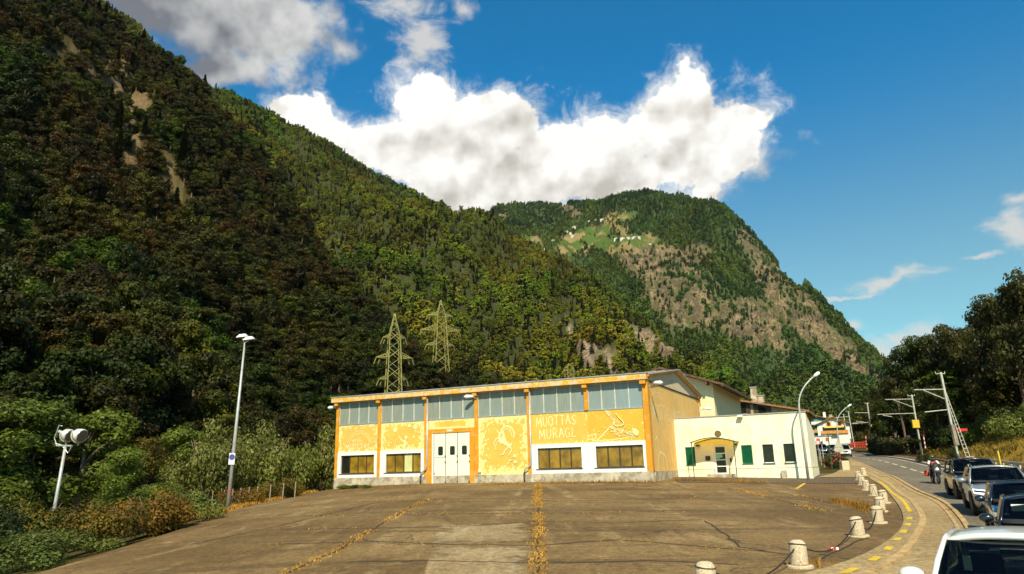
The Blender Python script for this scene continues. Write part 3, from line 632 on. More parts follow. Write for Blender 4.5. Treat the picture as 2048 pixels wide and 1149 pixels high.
def plant(name, P, n, seed, coll, kinds, base, rockE, meadE, fm, label, vmax=.82, rk=.5, hs=None, keep=None):
    Q = sample(P, n, seed, vmax, 0); px, py = projv(Q); nz = nfbm(Q, fm, 3.3); rs = np.random.RandomState(seed + 1)
    r = inside(px, py, rockE) + nz * .95 - .12; rock_keep = rs.random(n) > np.clip(r * 4 + .5, 0, 1) * rk
    if meadE: rock_keep &= ((inside(px, py, meadE) + nz * .3 - .12) * 4 + .5 < rs.random(n) * 1.08 + .12) | ((nfbm(Q, fm * 4, 1.1) > .20) & (rs.random(n) < .6))
    vis = (px > -500) & (px < 2500) & (py > -260); k = rock_keep & vis
    if keep is not None: k &= keep(px, py, Q)
    Q, px, py = Q[k], px[k], py[k]; sc_ = base * np.clip(rs.normal(1, .24, len(Q)), .5, 1.7); ix = rs.choice(len(kinds), len(Q), p=kinds)
    sm = nfbm(Q, fm * 1.7, 8.8); sc_ *= np.clip(1 + sm * .5, .6, 1.4)
    return Q, sc_, ix
Q, s, ix = plant('w', Pm1, 11000, 1, PR_near, [.3, .25, .2, .15, .10], .66, rock1E, None, .12, '', rk=.93)
# crest of the spur carries conifers with bare stems
d1 = np.linalg.norm(Q - CAM, axis=1); px_, py_ = projv(Q)
order = np.argsort(-s * 1.0 / d1); vis = (px_[order] > -40) & (px_[order] < 1100) & (py_[order] < 1010) & (py_[order] > -60); near_i = order[vis][:250]
mask = np.ones(len(Q), bool); mask[near_i] = False
wood('wood_near', Q[mask] - [0, 0, .3], s[mask], ix[mask], PR_near, 'dense dark mixed wood covering the steep near slope')
near_models = [tree_meshes('broad', 11, 5200, .235, L_near, M_bark), tree_meshes('broad', 12, 5200, .235, L_near, M_bark), tree_meshes('tall', 13, 5000, .23, L_near, M_bark), tree_meshes('bush', 14, 3000, .21, L_near, M_bark), tree_meshes('conifer', 15, 3600, .32, L_conf, M_bark_pale)]
def place_tree(kind_name, model, loc, scale, label, cat, group=None, rz=None, parts=('trunk', 'crown')):
    r = empty(kind_name, loc, RND.uniform(0, 6.28) if rz is None else rz); r.scale = scale if isinstance(scale, tuple) else (scale,) * 3
    a = bpy.data.objects.new(parts[0], model[1]); b_ = bpy.data.objects.new(parts[1], model[0])
    for x in (a, b_): COL.objects.link(x); x.parent = r
    tag(r, label, cat, group); return r
for i in near_i:
    k = int(ix[i]); place_tree(('broadleaf_tree', 'broadleaf_tree', 'broadleaf_tree', 'bush', 'conifer_tree')[k], near_models[k], tuple(Q[i] - [0, 0, .3]), float(s[i]),
               ('dark leafy tree standing in the steep wood behind the lot', 'dark leafy tree standing in the steep wood behind the lot', 'open layered tree standing in the steep wood behind the lot', 'low bush filling a gap in the steep wood', 'narrow conifer rising out of the steep wood')[k], ('tree', 'tree', 'tree', 'bush', 'conifer')[k], 'trees on the steep slope behind the lot')
Q, s, ix = plant('w', Pm2, 40000, 2, PR_ridge, [.27, .20, .15, .30, .08], .80, rock2E, None, .012, '', rk=.9)
wood('wood_ridge', Q, s, ix, PR_ridge, 'mixed green forest covering the long ridge')
Q, s, ix = plant('w', Pm3, 70000, 3, PR_far, [.33, .25, .25, .17], .95, rock3E, mead3E, .004, '', rk=.86)
wood('wood_far', Q, s, ix, PR_far, 'forest and scrub covering the far mountain')
# ------------------------------------------------------------------ building materials
M_orange = mat('orange_paint', (.68, .29, .008), .6, amt=.10, scale=1.5, dirt=((.62, .45, .22), .55, 3.), bump=.1)
M_fascia = mat('peeling_fascia', (.80, .38, .02), .65, amt=.12, scale=2, dirt=((.66, .54, .34), .95, 2.2, .44), bump=.3)
M_silver = mat('zinc_edge', (.52, .50, .46), .4, .6, amt=.15)
M_plinth = mat('plinth_render', (.52, .45, .33), .9, amt=.2, scale=1.2, bump=.2, dirt=((.24, .19, .12), .75, 1.6, .46))
M_whiteband = mat('white_surround', (.86, .84, .80), .7, amt=.03)
M_cream = mat('cream_render', (.90, .86, .66), .8, amt=.04, scale=1., dirt=((.76, .66, .38), .5, .9, .46), bump=.15)
M_cream2 = mat('cream_render_house', (.80, .68, .40), .85, amt=.06, scale=.8, dirt=((.66, .54, .30), .4, .8))
M_door = mat('door_panel', (.84, .80, .66), .5, amt=.03)
M_black = mat('black_rubber', (.02, .02, .02), .5)
M_brown = mat('brown_frame', (.06, .035, .015), .5)
M_tile = mat('roof_tile', (.30, .15, .07), .85, amt=.35, scale=4, bump=.5)
M_darkroof = mat('dark_eave_timber', (.10, .06, .035), .8, amt=.3, scale=3)
M_amber = mat('amber_blind', (.25, .15, .012), .3, amt=.45, scale=1.4, spec=.6, coat=.25)
M_paleblind = mat('pale_blind', (.62, .60, .26), .4, amt=.08)
M_darkglass = mat('dark_glass', (.014, .018, .012), .08, amt=.3, scale=1, spec=.4)
M_green = mat('green_shutter', (.01, .22, .10), .5, amt=.15, scale=3)
M_greendark = mat('green_steel', (.02, .10, .05), .45, amt=.1)
M_grey = mat('galvanised', (.50, .50, .48), .45, .5, amt=.12, scale=4)
M_pole = mat('painted_pole', (.46, .47, .46), .5, .3, amt=.12, scale=5)
M_white2 = mat('white_plastic', (.82, .82, .80), .4, amt=.03)
def streakglass():
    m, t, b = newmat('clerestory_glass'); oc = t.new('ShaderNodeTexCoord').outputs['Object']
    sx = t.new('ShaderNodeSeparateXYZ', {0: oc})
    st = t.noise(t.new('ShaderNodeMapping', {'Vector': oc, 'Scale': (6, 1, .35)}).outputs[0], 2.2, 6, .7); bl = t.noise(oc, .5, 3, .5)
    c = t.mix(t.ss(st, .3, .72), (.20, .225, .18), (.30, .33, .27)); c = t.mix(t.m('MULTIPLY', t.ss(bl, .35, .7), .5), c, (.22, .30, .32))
    c = t.mix(t.ss(sx.outputs[0], -7, 1), c, t.mix(.5, c, (.24, .38, .46)))  # sky reflection painted into the glass colour, bluer towards the right end
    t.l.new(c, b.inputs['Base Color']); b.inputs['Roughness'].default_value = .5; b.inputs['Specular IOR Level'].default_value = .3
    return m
M_cler = streakglass()
def mural(name, base, pale, border, fade=0., seed=0., ax=0):
    """ochre limewash with a pale flowery border painted around the panel"""
    m, t, b = newmat(name); co = t.new('ShaderNodeTexCoord'); oc = co.outputs['Object']; sx = t.new('ShaderNodeSeparateXYZ', {0: co.outputs['Generated']})
    X, Z = sx.outputs[ax], sx.outputs[2]
    dx = t.m('MINIMUM', X, t.m('SUBTRACT', 1., X)); dz = t.m('MINIMUM', Z, t.m('SUBTRACT', 1., Z)); d = t.m('MINIMUM', dx, dz)
    ov = t.vm('ADD', oc, (seed, 0, seed)); n1 = t.noise(ov, 2.4, 3, .55, .5); n2 = t.noise(ov, 9, 4, .6)
    vo = t.new('ShaderNodeTexVoronoi', {'Vector': ov, 'Scale': 5.}).outputs['Distance']
    k = t.m('ADD', t.m('MULTIPLY', t.m('SUBTRACT', border, d), 3.2), t.m('ADD', t.m('MULTIPLY', t.m('SUBTRACT', n1, .5), 1.6), t.m('MULTIPLY', t.m('SUBTRACT', n2, .5), .6)))
    k = t.m('SUBTRACT', k, t.m('MULTIPLY', t.ss(vo, .30, .44), .35)); msk = t.ss(k, .0, .09)
    msk = t.m('MULTIPLY', msk, t.m('SUBTRACT', 1., t.m('MULTIPLY', t.ss(n2, .52, .60), .55)))
    wv = t.noise(ov, 1.1, 6, .65)
    c = t.mix(t.ss(wv, .3, .7), base, tuple(x * .88 for x in base)); c = t.mix(t.m('MULTIPLY', t.ss(t.noise(oc, 3, 6, .7), .55, .7), .30 + fade), c, pale)
    c = t.mix(t.m('MULTIPLY', msk, .92), c, pale)
    t.l.new(c, b.inputs['Base Color']); b.inputs['Roughness'].default_value = .9
    bm = t.new('ShaderNodeBump', {'Strength': .15, 'Distance': .01, 'Height': n2}); t.l.new(bm.outputs[0], b.inputs['Normal'])
    return m
OC = (.74, .50, .085); PALE = (.86, .76, .34)
M_paint = mat('mural_paint', (.85, .74, .36), .9, amt=.1, scale=6, dirt=((.82, .60, .2), .35, 7))
M_paint2 = mat('mural_paint_faded', (.88, .76, .42), .9, amt=.1, scale=6, dirt=((.8, .56, .2), .4, 7))

LET = {'M': [[(0, 0), (.14, 1), (.5, .25), (.86, 1), (1, 0)]], 'U': [[(.08, 1), (.06, .3), (.3, .0), (.65, .0), (.9, .3), (.92, 1)]], 'O': [[(.5, 1), (.12, .85), (0, .5), (.12, .12), (.5, 0), (.88, .12), (1, .5), (.88, .85), (.5, 1)]],
       'T': [[(0, 1), (1, 1)], [(.5, 1), (.5, 0)]], 'A': [[(0, 0), (.5, 1), (1, 0)], [(.22, .4), (.78, .4)]], 'S': [[(.9, .85), (.5, 1), (.12, .78), (.4, .52), (.85, .3), (.55, .0), (.08, .12)]],
       'R': [[(.1, 0), (.1, 1), (.6, 1), (.85, .78), (.6, .52), (.1, .5)], [(.45, .5), (.95, 0)]], 'G': [[(.9, .82), (.5, 1), (.1, .75), (.05, .3), (.45, 0), (.88, .12), (.9, .45), (.55, .45)]],
       'L': [[(.15, 1), (.12, .03), (.9, .0)]], 'H': [[(.1, 0), (.1, 1)], [(.9, 0), (.9, 1)], [(.1, .5), (.9, .5)]], 'E': [[(.9, 1), (.1, 1), (.1, 0), (.9, 0)], [(.1, .52), (.75, .52)]]}
class Paint:
    """flat brush strokes on a wall lying in the local x,z plane (axis x) or y,z plane"""
    def __init__(s, plane, proud): s.mb = MB(); s.pl = plane; s.p = proud; s.k = 0
    def pt(s, x, z):
        return (x, s.p - s.k * .00025, z) if s.pl == 'x' else (s.p + s.k * .00025, x, z)
    def stroke(s, pts, w):
        ws = w if isinstance(w, (list, tuple)) else [w] * len(pts)
        for i in range(len(pts) - 1):
            (x0, z0), (x1, z1) = pts[i], pts[i + 1]; d = math.hypot(x1 - x0, z1 - z0) or 1e-6; nx, nz = -(z1 - z0) / d / 2, (x1 - x0) / d / 2; ex, ez = (x1 - x0) / d * .15 * ws[i], (z1 - z0) / d * .15 * ws[i]
            s.k += 1
            s.mb.add([s.pt(x0 + nx * ws[i] - ex, z0 + nz * ws[i] - ez), s.pt(x1 + nx * ws[i + 1] + ex, z1 + nz * ws[i + 1] + ez), s.pt(x1 - nx * ws[i + 1] + ex, z1 - nz * ws[i + 1] + ez), s.pt(x0 - nx * ws[i] - ex, z0 - nz * ws[i] - ez)], [(0, 1, 2, 3)])
    def poly(s, pts): s.k += 1; s.mb.add([s.pt(*p) for p in pts], [tuple(range(len(pts)))])
    def text(s, txt, x0, z0, h, wl, gap, w, jig=.0, slope=0, arc=None):
        rr = random.Random(5); x = x0
        for ch in txt:
            if ch != ' ':
                dz = rr.uniform(-jig, jig) + slope * (x - x0)
                for st in LET[ch]:
                    s.stroke([(x + a * wl * (1.15 if ch == 'M' else .95), z0 + dz + b_ * h) for a, b_ in st], w)
            x += wl * (1.22 if ch == 'M' else 1) + gap
    def build(s, name, m, parent): return s.mb.build(name, m, parent)
def smooth_pts(p, n=4):
    out = []
    for i in range(len(p) - 1):
        p0, p1, p2, p3 = p[max(i - 1, 0)], p[i], p[i + 1], p[min(i + 2, len(p) - 1)]
        for k in range(n):
            t_ = k / n; out.append(tuple(.5 * ((2 * b) + (-a + c) * t_ + (2 * a - 5 * b + 4 * c - d) * t_ ** 2 + (-a + 3 * b - 3 * c + d) * t_ ** 3) for a, b, c, d in zip(p0, p1, p2, p3)))
    return out + [p[-1]]
UU, WW_ = np.array([.902, -.431]), np.array([.431, .902]); RZ = math.atan2(-.431, .902)
def wallpt(px, py, O, D):
    r = ray(px, py); t = (r[0] * O[1] - O[0]) / (D[0] - r[0] * D[1]); return t, r[2] * (O[1] + t * D[1])
# ------------------------------------------------------------------ the yellow hall (local x along the front, y into the depth, z=0 is .85 m under eye level)
HB = .95; HO = np.array([8.21, 46.])
hall = empty('workshop_hall', (HO[0], HO[1], CZ - HB), RZ); tag(hall, 'long yellow workshop hall with painted mural walls and a strip of high windows', 'hall')
z_ = lambda r: r + HB
PX = [-24.38, -20.42, -16.28, -12.12, -8.05, -3.87, .22]
ZP, ZB, ZC, ZE, ZT = z_(-.18), z_(1.72), z_(3.79), z_(5.5), z_(5.87)
X0, X1, DY = -24.5, .32, 15.9
# core walls
mb = MB(); mb.box(X0 + .1, X1 - .12, .16, .26, -1, ZE); mb.box(X0 + .1, X0 + .2, .26, DY, -1, ZE); mb.box(X0 + .2, X1 - .12, DY - .1, DY, -1, ZE); mb.build('wall', M_plinth, hall)
MB().box(X0, X1, -.10, .155, -1.2, ZP).build('plinth', M_plinth, hall, bevel=.02)
# plinth notch for the door is covered by the door surround standing proud
for i, x in enumerate(PX[:-1]):
    zb = ZP + .003 if i != 5 else ZC
    MB().box(x - .13, x + .13, -.08, .15, zb, ZE).box(x - .17, x + .17, -.34, -.083, ZE - .26, ZE - .003).build('pillar', M_orange, hall, bevel=.015)
MB().box(X1 - .36, X1, -.09, .45, ZP + .003, ZE).box(X1 - .44, X1 - .04, -.36, -.093, ZE - .28, ZE - .003).build('pillar', M_orange, hall, bevel=.015)
# mural panels
Mm = [mural('mural_hotel', (.76, .48, .09), PALE, .16, .25, 3), mural('mural_skier', OC, PALE, .20, 0, 9), mural('mural_lintel', OC, PALE, .30, .1, 5), mural('mural_ibex', OC, PALE, .205, 0, 1.5), mural('mural_name', OC, PALE, .05, .05, 7), mural('mural_bird', (.76, .46, .05), PALE, .02, .12, 2)]
pan = [(PX[0] + .133, PX[1] - .133, ZB), (PX[1] + .133, PX[2] - .133, ZB), (PX[2] + .133, PX[3] - .133, z_(3.08)), (PX[3] + .133, PX[4] - .133, ZP), (PX[4] + .133, PX[5] - .002, ZB), (PX[5] + .002, PX[6] - .263, ZB)]
for i, (a, b_, zb) in enumerate(pan):
    MB().box(a, b_, .03, .157, zb + .003, ZC - .05).build('mural_panel', Mm[i], hall)
    q = MB().box(a - (.13 if i == 5 else 0), b_, .0, .15, ZC - .05, ZC + .02).build('window_sill', M_silver, hall)
# strip windows
for i in range(6):
    a, b_ = PX[i] + .133, PX[i + 1] - (.133 if i < 5 else .263)
    w = MB()
    for k in range(5): x = a + (b_ - a) * k / 4; w.box(max(a, x - .03), min(b_, x + .03), .02, .12, ZC + .023, ZE)
    w.box(a + .026, b_ - .026, .05, .115, ZE - .06, ZE - .001); wf = w.build('clerestory_window', mat('pale_mullion', (.62, .60, .52), .5), hall)
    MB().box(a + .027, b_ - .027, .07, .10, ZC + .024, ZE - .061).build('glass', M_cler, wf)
# white surrounds with window openings
def surround(xa, xb, wins, name='window_surround'):
    m_ = MB(); zt, z0, z1 = ZB, z_(.12), z_(1.46); xs = [xa] + [v for w in wins for v in w] + [xb]
    m_.box(xa, xb, -.04, .157, z1, zt); m_.box(xa, xb, -.04, .157, ZP + .003, z0)
    for k in range(0, len(xs), 2): m_.box(xs[k], xs[k + 1], -.04, .157, z0, z1)
    m_.build(name, M_whiteband, hall)
def hallwin(xa, xb, cols):
    z0, z1 = z_(.12), z_(1.46); f = MB(); f.box(xa, xb, .09, .15, z0, z0 + .05).box(xa, xb, .09, .15, z1 - .07, z1); n = len(cols)
    for k in range(n + 1):
        x = xa + (xb - xa) * k / n; f.box(max(xa, x - .045), min(xb, x + .045), .088, .149, z0 + .05, z1 - .07)
    f.box(xa - .12, xb + .06, -.09, .087, z0 - .045, z0 - .001)
    fo = f.build('window', M_brown, hall)
    for k, m_ in enumerate(cols):
        x = xa + (xb - xa) * k / n; MB().box(x + .046, x + (xb - xa) / n - .046, .11, .13, z0 + .051, z1 - .071).build('blind', m_, fo)
surround(PX[0] + .135, PX[1] - .135, [(-23.95, -20.83)]); hallwin(-23.95, -20.83, [M_darkglass, M_amber, M_amber, M_amber])
surround(PX[1] + .135, PX[2] - .135, [(-19.78, -16.7)]); hallwin(-19.78, -16.7, [M_amber, M_amber, M_paleblind, M_amber])
surround(PX[4] + .135, X1 - .365, [(-7.47, -4.35), (-3.37, -.24)]); hallwin(-7.47, -4.35, [M_amber] * 4); hallwin(-3.37, -.24, [M_amber] * 4)
# gate
DX0, DX1, DZ0, DZ1 = -15.72, -12.62, 0.02, z_(2.78)
m_ = MB(); m_.box(-16.15, DX0, -.13, .157, -.6, DZ1).box(DX1, -12.25, -.13, .157, -.6, DZ1).box(-16.15, -12.25, -.13, .157, DZ1, z_(3.08)); m_.build('gate_surround', M_orange, hall, bevel=.01)
gate = MB().box(DX0, DX0 + .14, -.105, .10, -.1, DZ1 - .003).build('gate', M_whiteband, hall)
lw = (DX1 - DX0 - .17) / 3
for k in range(3):
    a = DX0 + .16 + k * lw; lf = MB()
    lf.box(a + .015, a + lw - .015, -.085, -.03, DZ0, DZ1 - .02)
    lo = lf.build('gate_leaf', M_door, gate, bevel=.006)
    MB().box(a - .014, a + .014, -.10, -.02, DZ0, DZ1 - .02).build('seal', M_black, gate)
    wz = z_(1.23); wx = a + lw * .36
    MB().prism([(wx, wz + .08), (wx + .06, wz), (wx + .34, wz), (wx + .40, wz + .08), (wx + .40, wz + .54), (wx + .34, wz + .62), (wx + .06, wz + .62), (wx, wz + .54)], -.092, -.0851).build('pane', M_darkglass, lo)
    if k == 0: MB().box(a + .016, a + lw - .02, -.089, -.0852, z_(1.07), z_(1.09)).box(a + .02, a + .10, -.11, -.0852, z_(-.05), z_(.0)).build('seam', M_black, lo)
    for hz in (z_(.7), z_(-.68), z_(1.1)): MB().box(a + lw - .06, a + lw + .0, -.12, -.0855, hz, hz + .11).build('hinge', M_black, lo)
MB().box(-14.45, -14.0, -.15, -.1302, z_(2.86), z_(3.02)).build('number_plate', mat('faded_plate', (.72, .66, .50), .7, amt=.25, scale=20), hall)
# roof
RZT, RY = z_(7.02), 7.9
def slab(name, y0, z0, y1, z1, x0, x1, th, m, par):
    return MB().add([(x0, y0, z0), (x1, y0, z0), (x1, y1, z1), (x0, y1, z1), (x0, y0, z0 + th), (x1, y0, z0 + th), (x1, y1, z1 + th), (x0, y1, z1 + th)], [(0, 3, 2, 1), (4, 5, 6, 7), (0, 1, 5, 4), (1, 2, 6, 5), (2, 3, 7, 6), (3, 0, 4, 7)]).build(name, m, par)
MB().box(X0 - .28, X1 + .06, -.42, -.02, ZE, ZT).build('fascia_beam', M_fascia, hall, bevel=.015)
MB().box(X0 - .30, X1 + .10, -.46, .0, ZT + .003, ZT + .07).build('gutter', M_silver, hall)
m_ = MB(); n = 130; xs = np.linspace(X0 - .3, X1 + .35, n)
for y0, z0, y1, z1 in ((.0, ZT + .0, RY, RZT), (RY, RZT, DY + .3, z_(5.75))):
    m_.grid([[(x, y0, z0 + .03 * math.sin(k * 1.9)), (x, y1, z1 + .03 * math.sin(k * 1.9))] for k, x in enumerate(xs)])
m_.build('roof', mat('corrugated_roof', (.45, .43, .38), .6, .2, amt=.2, scale=2), hall, solid=.04)
# gable side facing the road
ZG = z_(5.41)
sm = mural('mural_side', (.84, .51, .15), (.90, .70, .34), .03, .12, 4, 1)
MB().box(X1 - .12, X1 - .02, .46, DY, ZP + .003, ZG).build('mural_panel', sm, hall)
MB().box(X1 - .13, X1 + .02, .45, DY + .05, -1.2, ZP).build('plinth', M_plinth, hall)
MB().box(X1 - .3, X1 + .03, .46, DY, ZG + .001, ZG + .08).build('ledge', M_black, hall)
cl = MB(); pol = [(.46, ZG + .082), (DY - .1, ZG + .082), (DY - .1, z_(5.70)), (RY, RZT - .10), (.46, ZT - .10)]
cl.add([(X1 - .14, y, z) for y, z in pol] + [(X1 - .03, y, z) for y, z in pol], [(0, 1, 2, 3, 4), (9, 8, 7, 6, 5)] + [(i, i + 5, (i + 1) % 5 + 5, (i + 1) % 5) for i in range(5)]); cl.build('gable_cladding', mat('beige_cladding', (.56, .47, .33), .6, amt=.08, scale=2), hall)
m_ = MB()
for k in range(60): y = .6 + k * .25; zt = ZT - .12 + (RZT - ZT) * y / RY if y < RY else RZT - .12 - (RZT - z_(5.7)) * (y - RY) / (DY - RY); m_.box(X1 - .031, X1 - .015, y, y + .03, ZG + .09, zt)
m_.build('cladding_ribs', mat('beige_cladding_rib', (.48, .39, .26), .6), hall)
v = MB(); v.beam((X1 + .10, -.1, ZT - .10), (X1 + .10, RY, RZT - .10), .1, .16).beam((X1 + .10, RY, RZT - .10), (X1 + .10, DY + .3, z_(5.62)), .1, .16); v.build('verge_board', M_orange, hall)
v = MB(); v.beam((X1 + .2, -.1, ZT + .0), (X1 + .2, RY, RZT + .0), .08, .09).beam((X1 + .2, RY, RZT + .0), (X1 + .2, DY + .3, z_(5.72)), .08, .09); v.build('verge_trim', M_silver, hall)
MB().box(X1 - .3, X1 + .08, DY - .25, DY + .12, z_(4.9), z_(5.6)).build('corner_bracket', M_orange, hall)
# mural figures, traced as brush strokes
P = Paint('x', .026); hx = lambda x, y: (lambda q: (q[0], q[1] + HB))(wallpt(940 + x / 4.418, 730 + y / 4.418, HO, UU))
def st(pts, w, sm_=True): q = [hx(*p) for p in pts]; P.stroke(smooth_pts(q) if sm_ else q, w)
for pts, w in (([(268, 585), (290, 556), (320, 543), (352, 550), (378, 575), (390, 610), (384, 640)], .10), ([(275, 592), (300, 572), (330, 566), (352, 580), (366, 606), (370, 632)], .05), ([(236, 574), (250, 598), (270, 600), (295, 585)], .07),
               ([(268, 600), (258, 630), (256, 660), (275, 690)], .16), ([(290, 595), (300, 640), (315, 690)], .18), ([(262, 650), (290, 680), (325, 700), (355, 722)], .26), ([(285, 640), (310, 680), (340, 705)], .2), ([(340, 700), (362, 705), (370, 690)], .1),
               ([(258, 655), (236, 648), (217, 680), (208, 700)], .08), ([(210, 700), (224, 722), (230, 752)], .05), ([(262, 672), (238, 690), (228, 716)], .05), ([(345, 712), (330, 738), (305, 765), (296, 790), (270, 798)], .08), ([(350, 720), (366, 748), (358, 775), (344, 800)], .08), ([(300, 610), (296, 650), (300, 690)], .07)): st(pts, w)
for x, y, r in ((395, 805, .12), (402, 858, .12), (165, 830, .05), (230, 790, .04), (410, 610, .04)):
    cx_, cz_ = hx(x, y); P.poly([(cx_ + r * math.cos(a), cz_ + r * math.sin(a)) for a in np.linspace(0, 6.1, 14)])
st([(335, 880), (350, 850), (340, 835)], .06); st([(350, 850), (372, 842)], .06)
P.build('mural_ibex', M_paint, hall)
P = Paint('x', .026); a0 = hx(598, 550); P.text('MUOTTAS', a0[0] - .1, a0[1] + .0, .62, .33, .085, .065, .03, .03)
a0 = hx(625, 660); P.text('MURAGL', a0[0] - .1, a0[1] + .0, .62, .36, .09, .065, .04, .02)
P.build('mural_lettering', M_paint, hall)
P = Paint('x', .026); rr = random.Random(4)
st([(1120, 668), (1165, 625), (1225, 558)], .07, False); st([(1080, 672), (1250, 662), (1400, 640), (1470, 632)], .05)
st([(1042, 625), (1112, 612), (1112, 655), (1045, 660), (1042, 625)], .06, False); st([(1078, 615), (1080, 670)], .04)
for k in range(150):    # spread feathers and needles
    t_ = rr.random(); bx, by = (1240 + 30 * math.sin(t_ * 5), 560 - 150 * t_) if k % 2 else (1250 + 200 * t_, 560 + 70 * t_); L_ = rr.uniform(12, 34); an = rr.uniform(-2.6, .4) if k % 2 else rr.uniform(-1.6, 1.2)
    st([(bx, by), (bx + L_ * math.cos(an), by + L_ * math.sin(an))], [.035, .012], False)
for k in range(70):
    x_, y_ = rr.gauss(1310, 60), rr.gauss(580, 38); an = rr.uniform(0, 6.28); st([(x_, y_), (x_ + 16 * math.cos(an), y_ + 16 * math.sin(an))], .03, False)
for k in range(16): an = -1.6 + k * .16; st([(1440, 600), (1440 + 52 * math.cos(an), 600 + 40 * math.sin(an))], [.03, .05], False)
st([(1290, 430), (1320, 470), (1350, 500), (1355, 530), (1290, 540), (1275, 520)], .06); P.build('mural_bird', M_paint, hall)
P = Paint('x', .026); hy = lambda x, y: (lambda q: (q[0], q[1] + HB))(wallpt(650 + x / 4.419, 730 + y / 4.419, HO, UU))
def st1(pts, w, sm_=True): q = [hy(*p) for p in pts]; P.stroke(smooth_pts(q) if sm_ else q, w)
for pts, w in (([(655, 630), (668, 655), (690, 672), (712, 668)], .09), ([(700, 668), (708, 700), (690, 722)], .22), ([(722, 680), (735, 710), (765, 715)], .06), ([(690, 715), (662, 712), (655, 735), (672, 750)], .10), ([(700, 718), (705, 748)], .08), ([(655, 625), (630, 660), (615, 700), (610, 748)], .03), ([(765, 690), (762, 745)], .03)): st1(pts, w)
for x, y, r in ((716, 640, .13), (620, 573, .20), (798, 547, .18), (784, 636, .08), (742, 538, .13), (566, 712, .07), (583, 690, .06)):
    cx_, cz_ = hy(x, y); P.poly([(cx_ + r * math.cos(a), cz_ + r * math.sin(a)) for a in np.linspace(0, 6.1, 14)])
P.build('mural_figure', M_paint, hall)
P = Paint('x', .026); c0 = hy(300, 740)
for r in (.95, 1.12): P.stroke([(c0[0] + r * math.cos(a), c0[1] + .25 + r * .95 * math.sin(a)) for a in np.linspace(.15, 2.99, 22)], .035)
a0 = hy(195, 748); P.text('MUOTTAS', a0[0] - .15, a0[1], .36, .26, .07, .05, .01); a0 = hy(245, 680); P.text('HOTEL', a0[0], a0[1], .18, .14, .05, .035)
P.build('mural_lettering', M_paint2, hall)
P = Paint('y', X1 - .016); sy = lambda x, y: (lambda q: (q[0], q[1] + HB))(wallpt(1280 + x / 4.418, 720 + y / 4.418, HO + UU * X1, WW_))
rr = random.Random(8)
def sideword(txt, xs, zt, zb_, w):
    q0, q1 = sy(xs[0], 420), sy(xs[1], 420); n_ = len(txt); step = (q1[0] - q0[0]) / n_
    for k, ch in enumerate(txt):
        for s_ in LET.get(ch, []): P.stroke([(q0[0] + k * step + a * step * .8, zb_ + b_ * (zt - zb_)) for a, b_ in s_], w)
sideword('MUOTTAS', (118, 262), z_(4.1), z_(3.1), .08); sideword('MURAGL', (290, 415), z_(4.0), z_(3.0), .09); P.build('mural_lettering', M_paint2, hall); P = Paint('y', X1 - .0155)
sideword('HOTEL', (118, 215), z_(4.9), z_(4.55), .05)
P.build('mural_lettering', M_paint2, hall); P = Paint('y', X1 - .015)
for pts, w in (([(1.2, .6), (1.4, 1.4), (1.9, 1.9), (2.6, 1.9), (3.4, 1.6), (3.6, .7)], .12), ([(1.9, 1.9), (1.7, 2.6), (1.3, 3.0)], .12), ([(2.6, 1.8), (2.8, .5)], .08), ([(1.5, 2.9), (1.0, 2.7)], .1), ([(4.4, 3.0), (4.9, 2.2), (5.2, 1.2)], .12), ([(3.2, 3.1), (3.4, 3.5), (3.1, 3.8)], .06)): P.stroke(smooth_pts(pts), w)
P.build('mural_figure', M_paint2, hall)
# rain pipes
for x, zt in ((-16.62, z_(.42)), (-8.42, z_(.48))):
    MB().tube([(x + .52, -.16, ZE), (x + .52, -.16, zt + .1), (x + .45, -.18, zt - .12), (x + .06, -.19, zt - .38), (x, -.19, zt - .6)], .055, 10).build('rain_pipe', M_orange if False else M_grey, hall, smooth=True)
    MB().tube([(x, -.19, zt - .58), (x, -.19, -.15)], .065, 10).build('rain_pipe', M_black, hall, smooth=True)
def walllamp(par, x, y, z, dx, dy, arm=.6, name='wall_lamp'):
    a = MB().tube([(x, y, z), (x + dx * arm, y + dy * arm, z + .12)], .03, 8).build(name, M_grey, par)
    c_ = Vector((x + dx * (arm + .3), y + dy * (arm + .3), z + .14)); m_ = MB(); 
    m_.tube([c_ - Vector((dx, dy, .0)) * .38, c_ - Vector((dx, dy, 0)) * .15 + Vector((0, 0, .03)), c_ + Vector((dx, dy, 0)) * .2, c_ + Vector((dx, dy, 0)) * .36], [.05, .12, .14, .04], 10); m_.build('lamp_head', M_white2, a, smooth=True)
walllamp(hall, -12.0, -.1, z_(5.05), -.75, -.65, .3); walllamp(hall, X0, .2, z_(5.05), -.98, -.15, .35); walllamp(hall, X1, .25, z_(5.1), .95, -.3, .4); walllamp(hall, X1, DY - .6, z_(4.5), .95, .1, .5)
for xx in (-11.85, ): MB().box(xx - .09, xx + .09, -.11, -.082, z_(.0), z_(.22)).build('meter_box', M_white2, hall)
# ------------------------------------------------------------------ white annex
AO = np.array([11.02, 51.88]); AW = 9.02; aoff = .62
ann = empty('office_annex', (AO[0], AO[1], CZ - aoff - .05), RZ); tag(ann, 'low cream office annex with green shutters and a curved entrance canopy', 'annex')
q_ = lambda r: r + aoff + .05
WY = 6.9; ZTA = q_(3.38); ZTB = q_(2.32)
WL = [(.93, 1.60, 's'), (2.86, 3.76, 'd'), (4.72, 5.42, 's'), (6.10, 6.78, 'g'), (7.43, 8.12, 'g')]
z0w, z1w = q_(.16), q_(1.38); m_ = MB(); xs = [0]
def wallseg(a, b_, za, zb2): m_.box(a, b_, 0, .3, za, zb2)
prev = 0
for a, b_, k in WL:
    wallseg(prev, a, q_(-.14), ZTA); wallseg(a, b_, (z1w if k != 'd' else q_(1.42)), ZTA)
    if k != 'd': wallseg(a, b_, q_(-.14), z0w)
    prev = b_
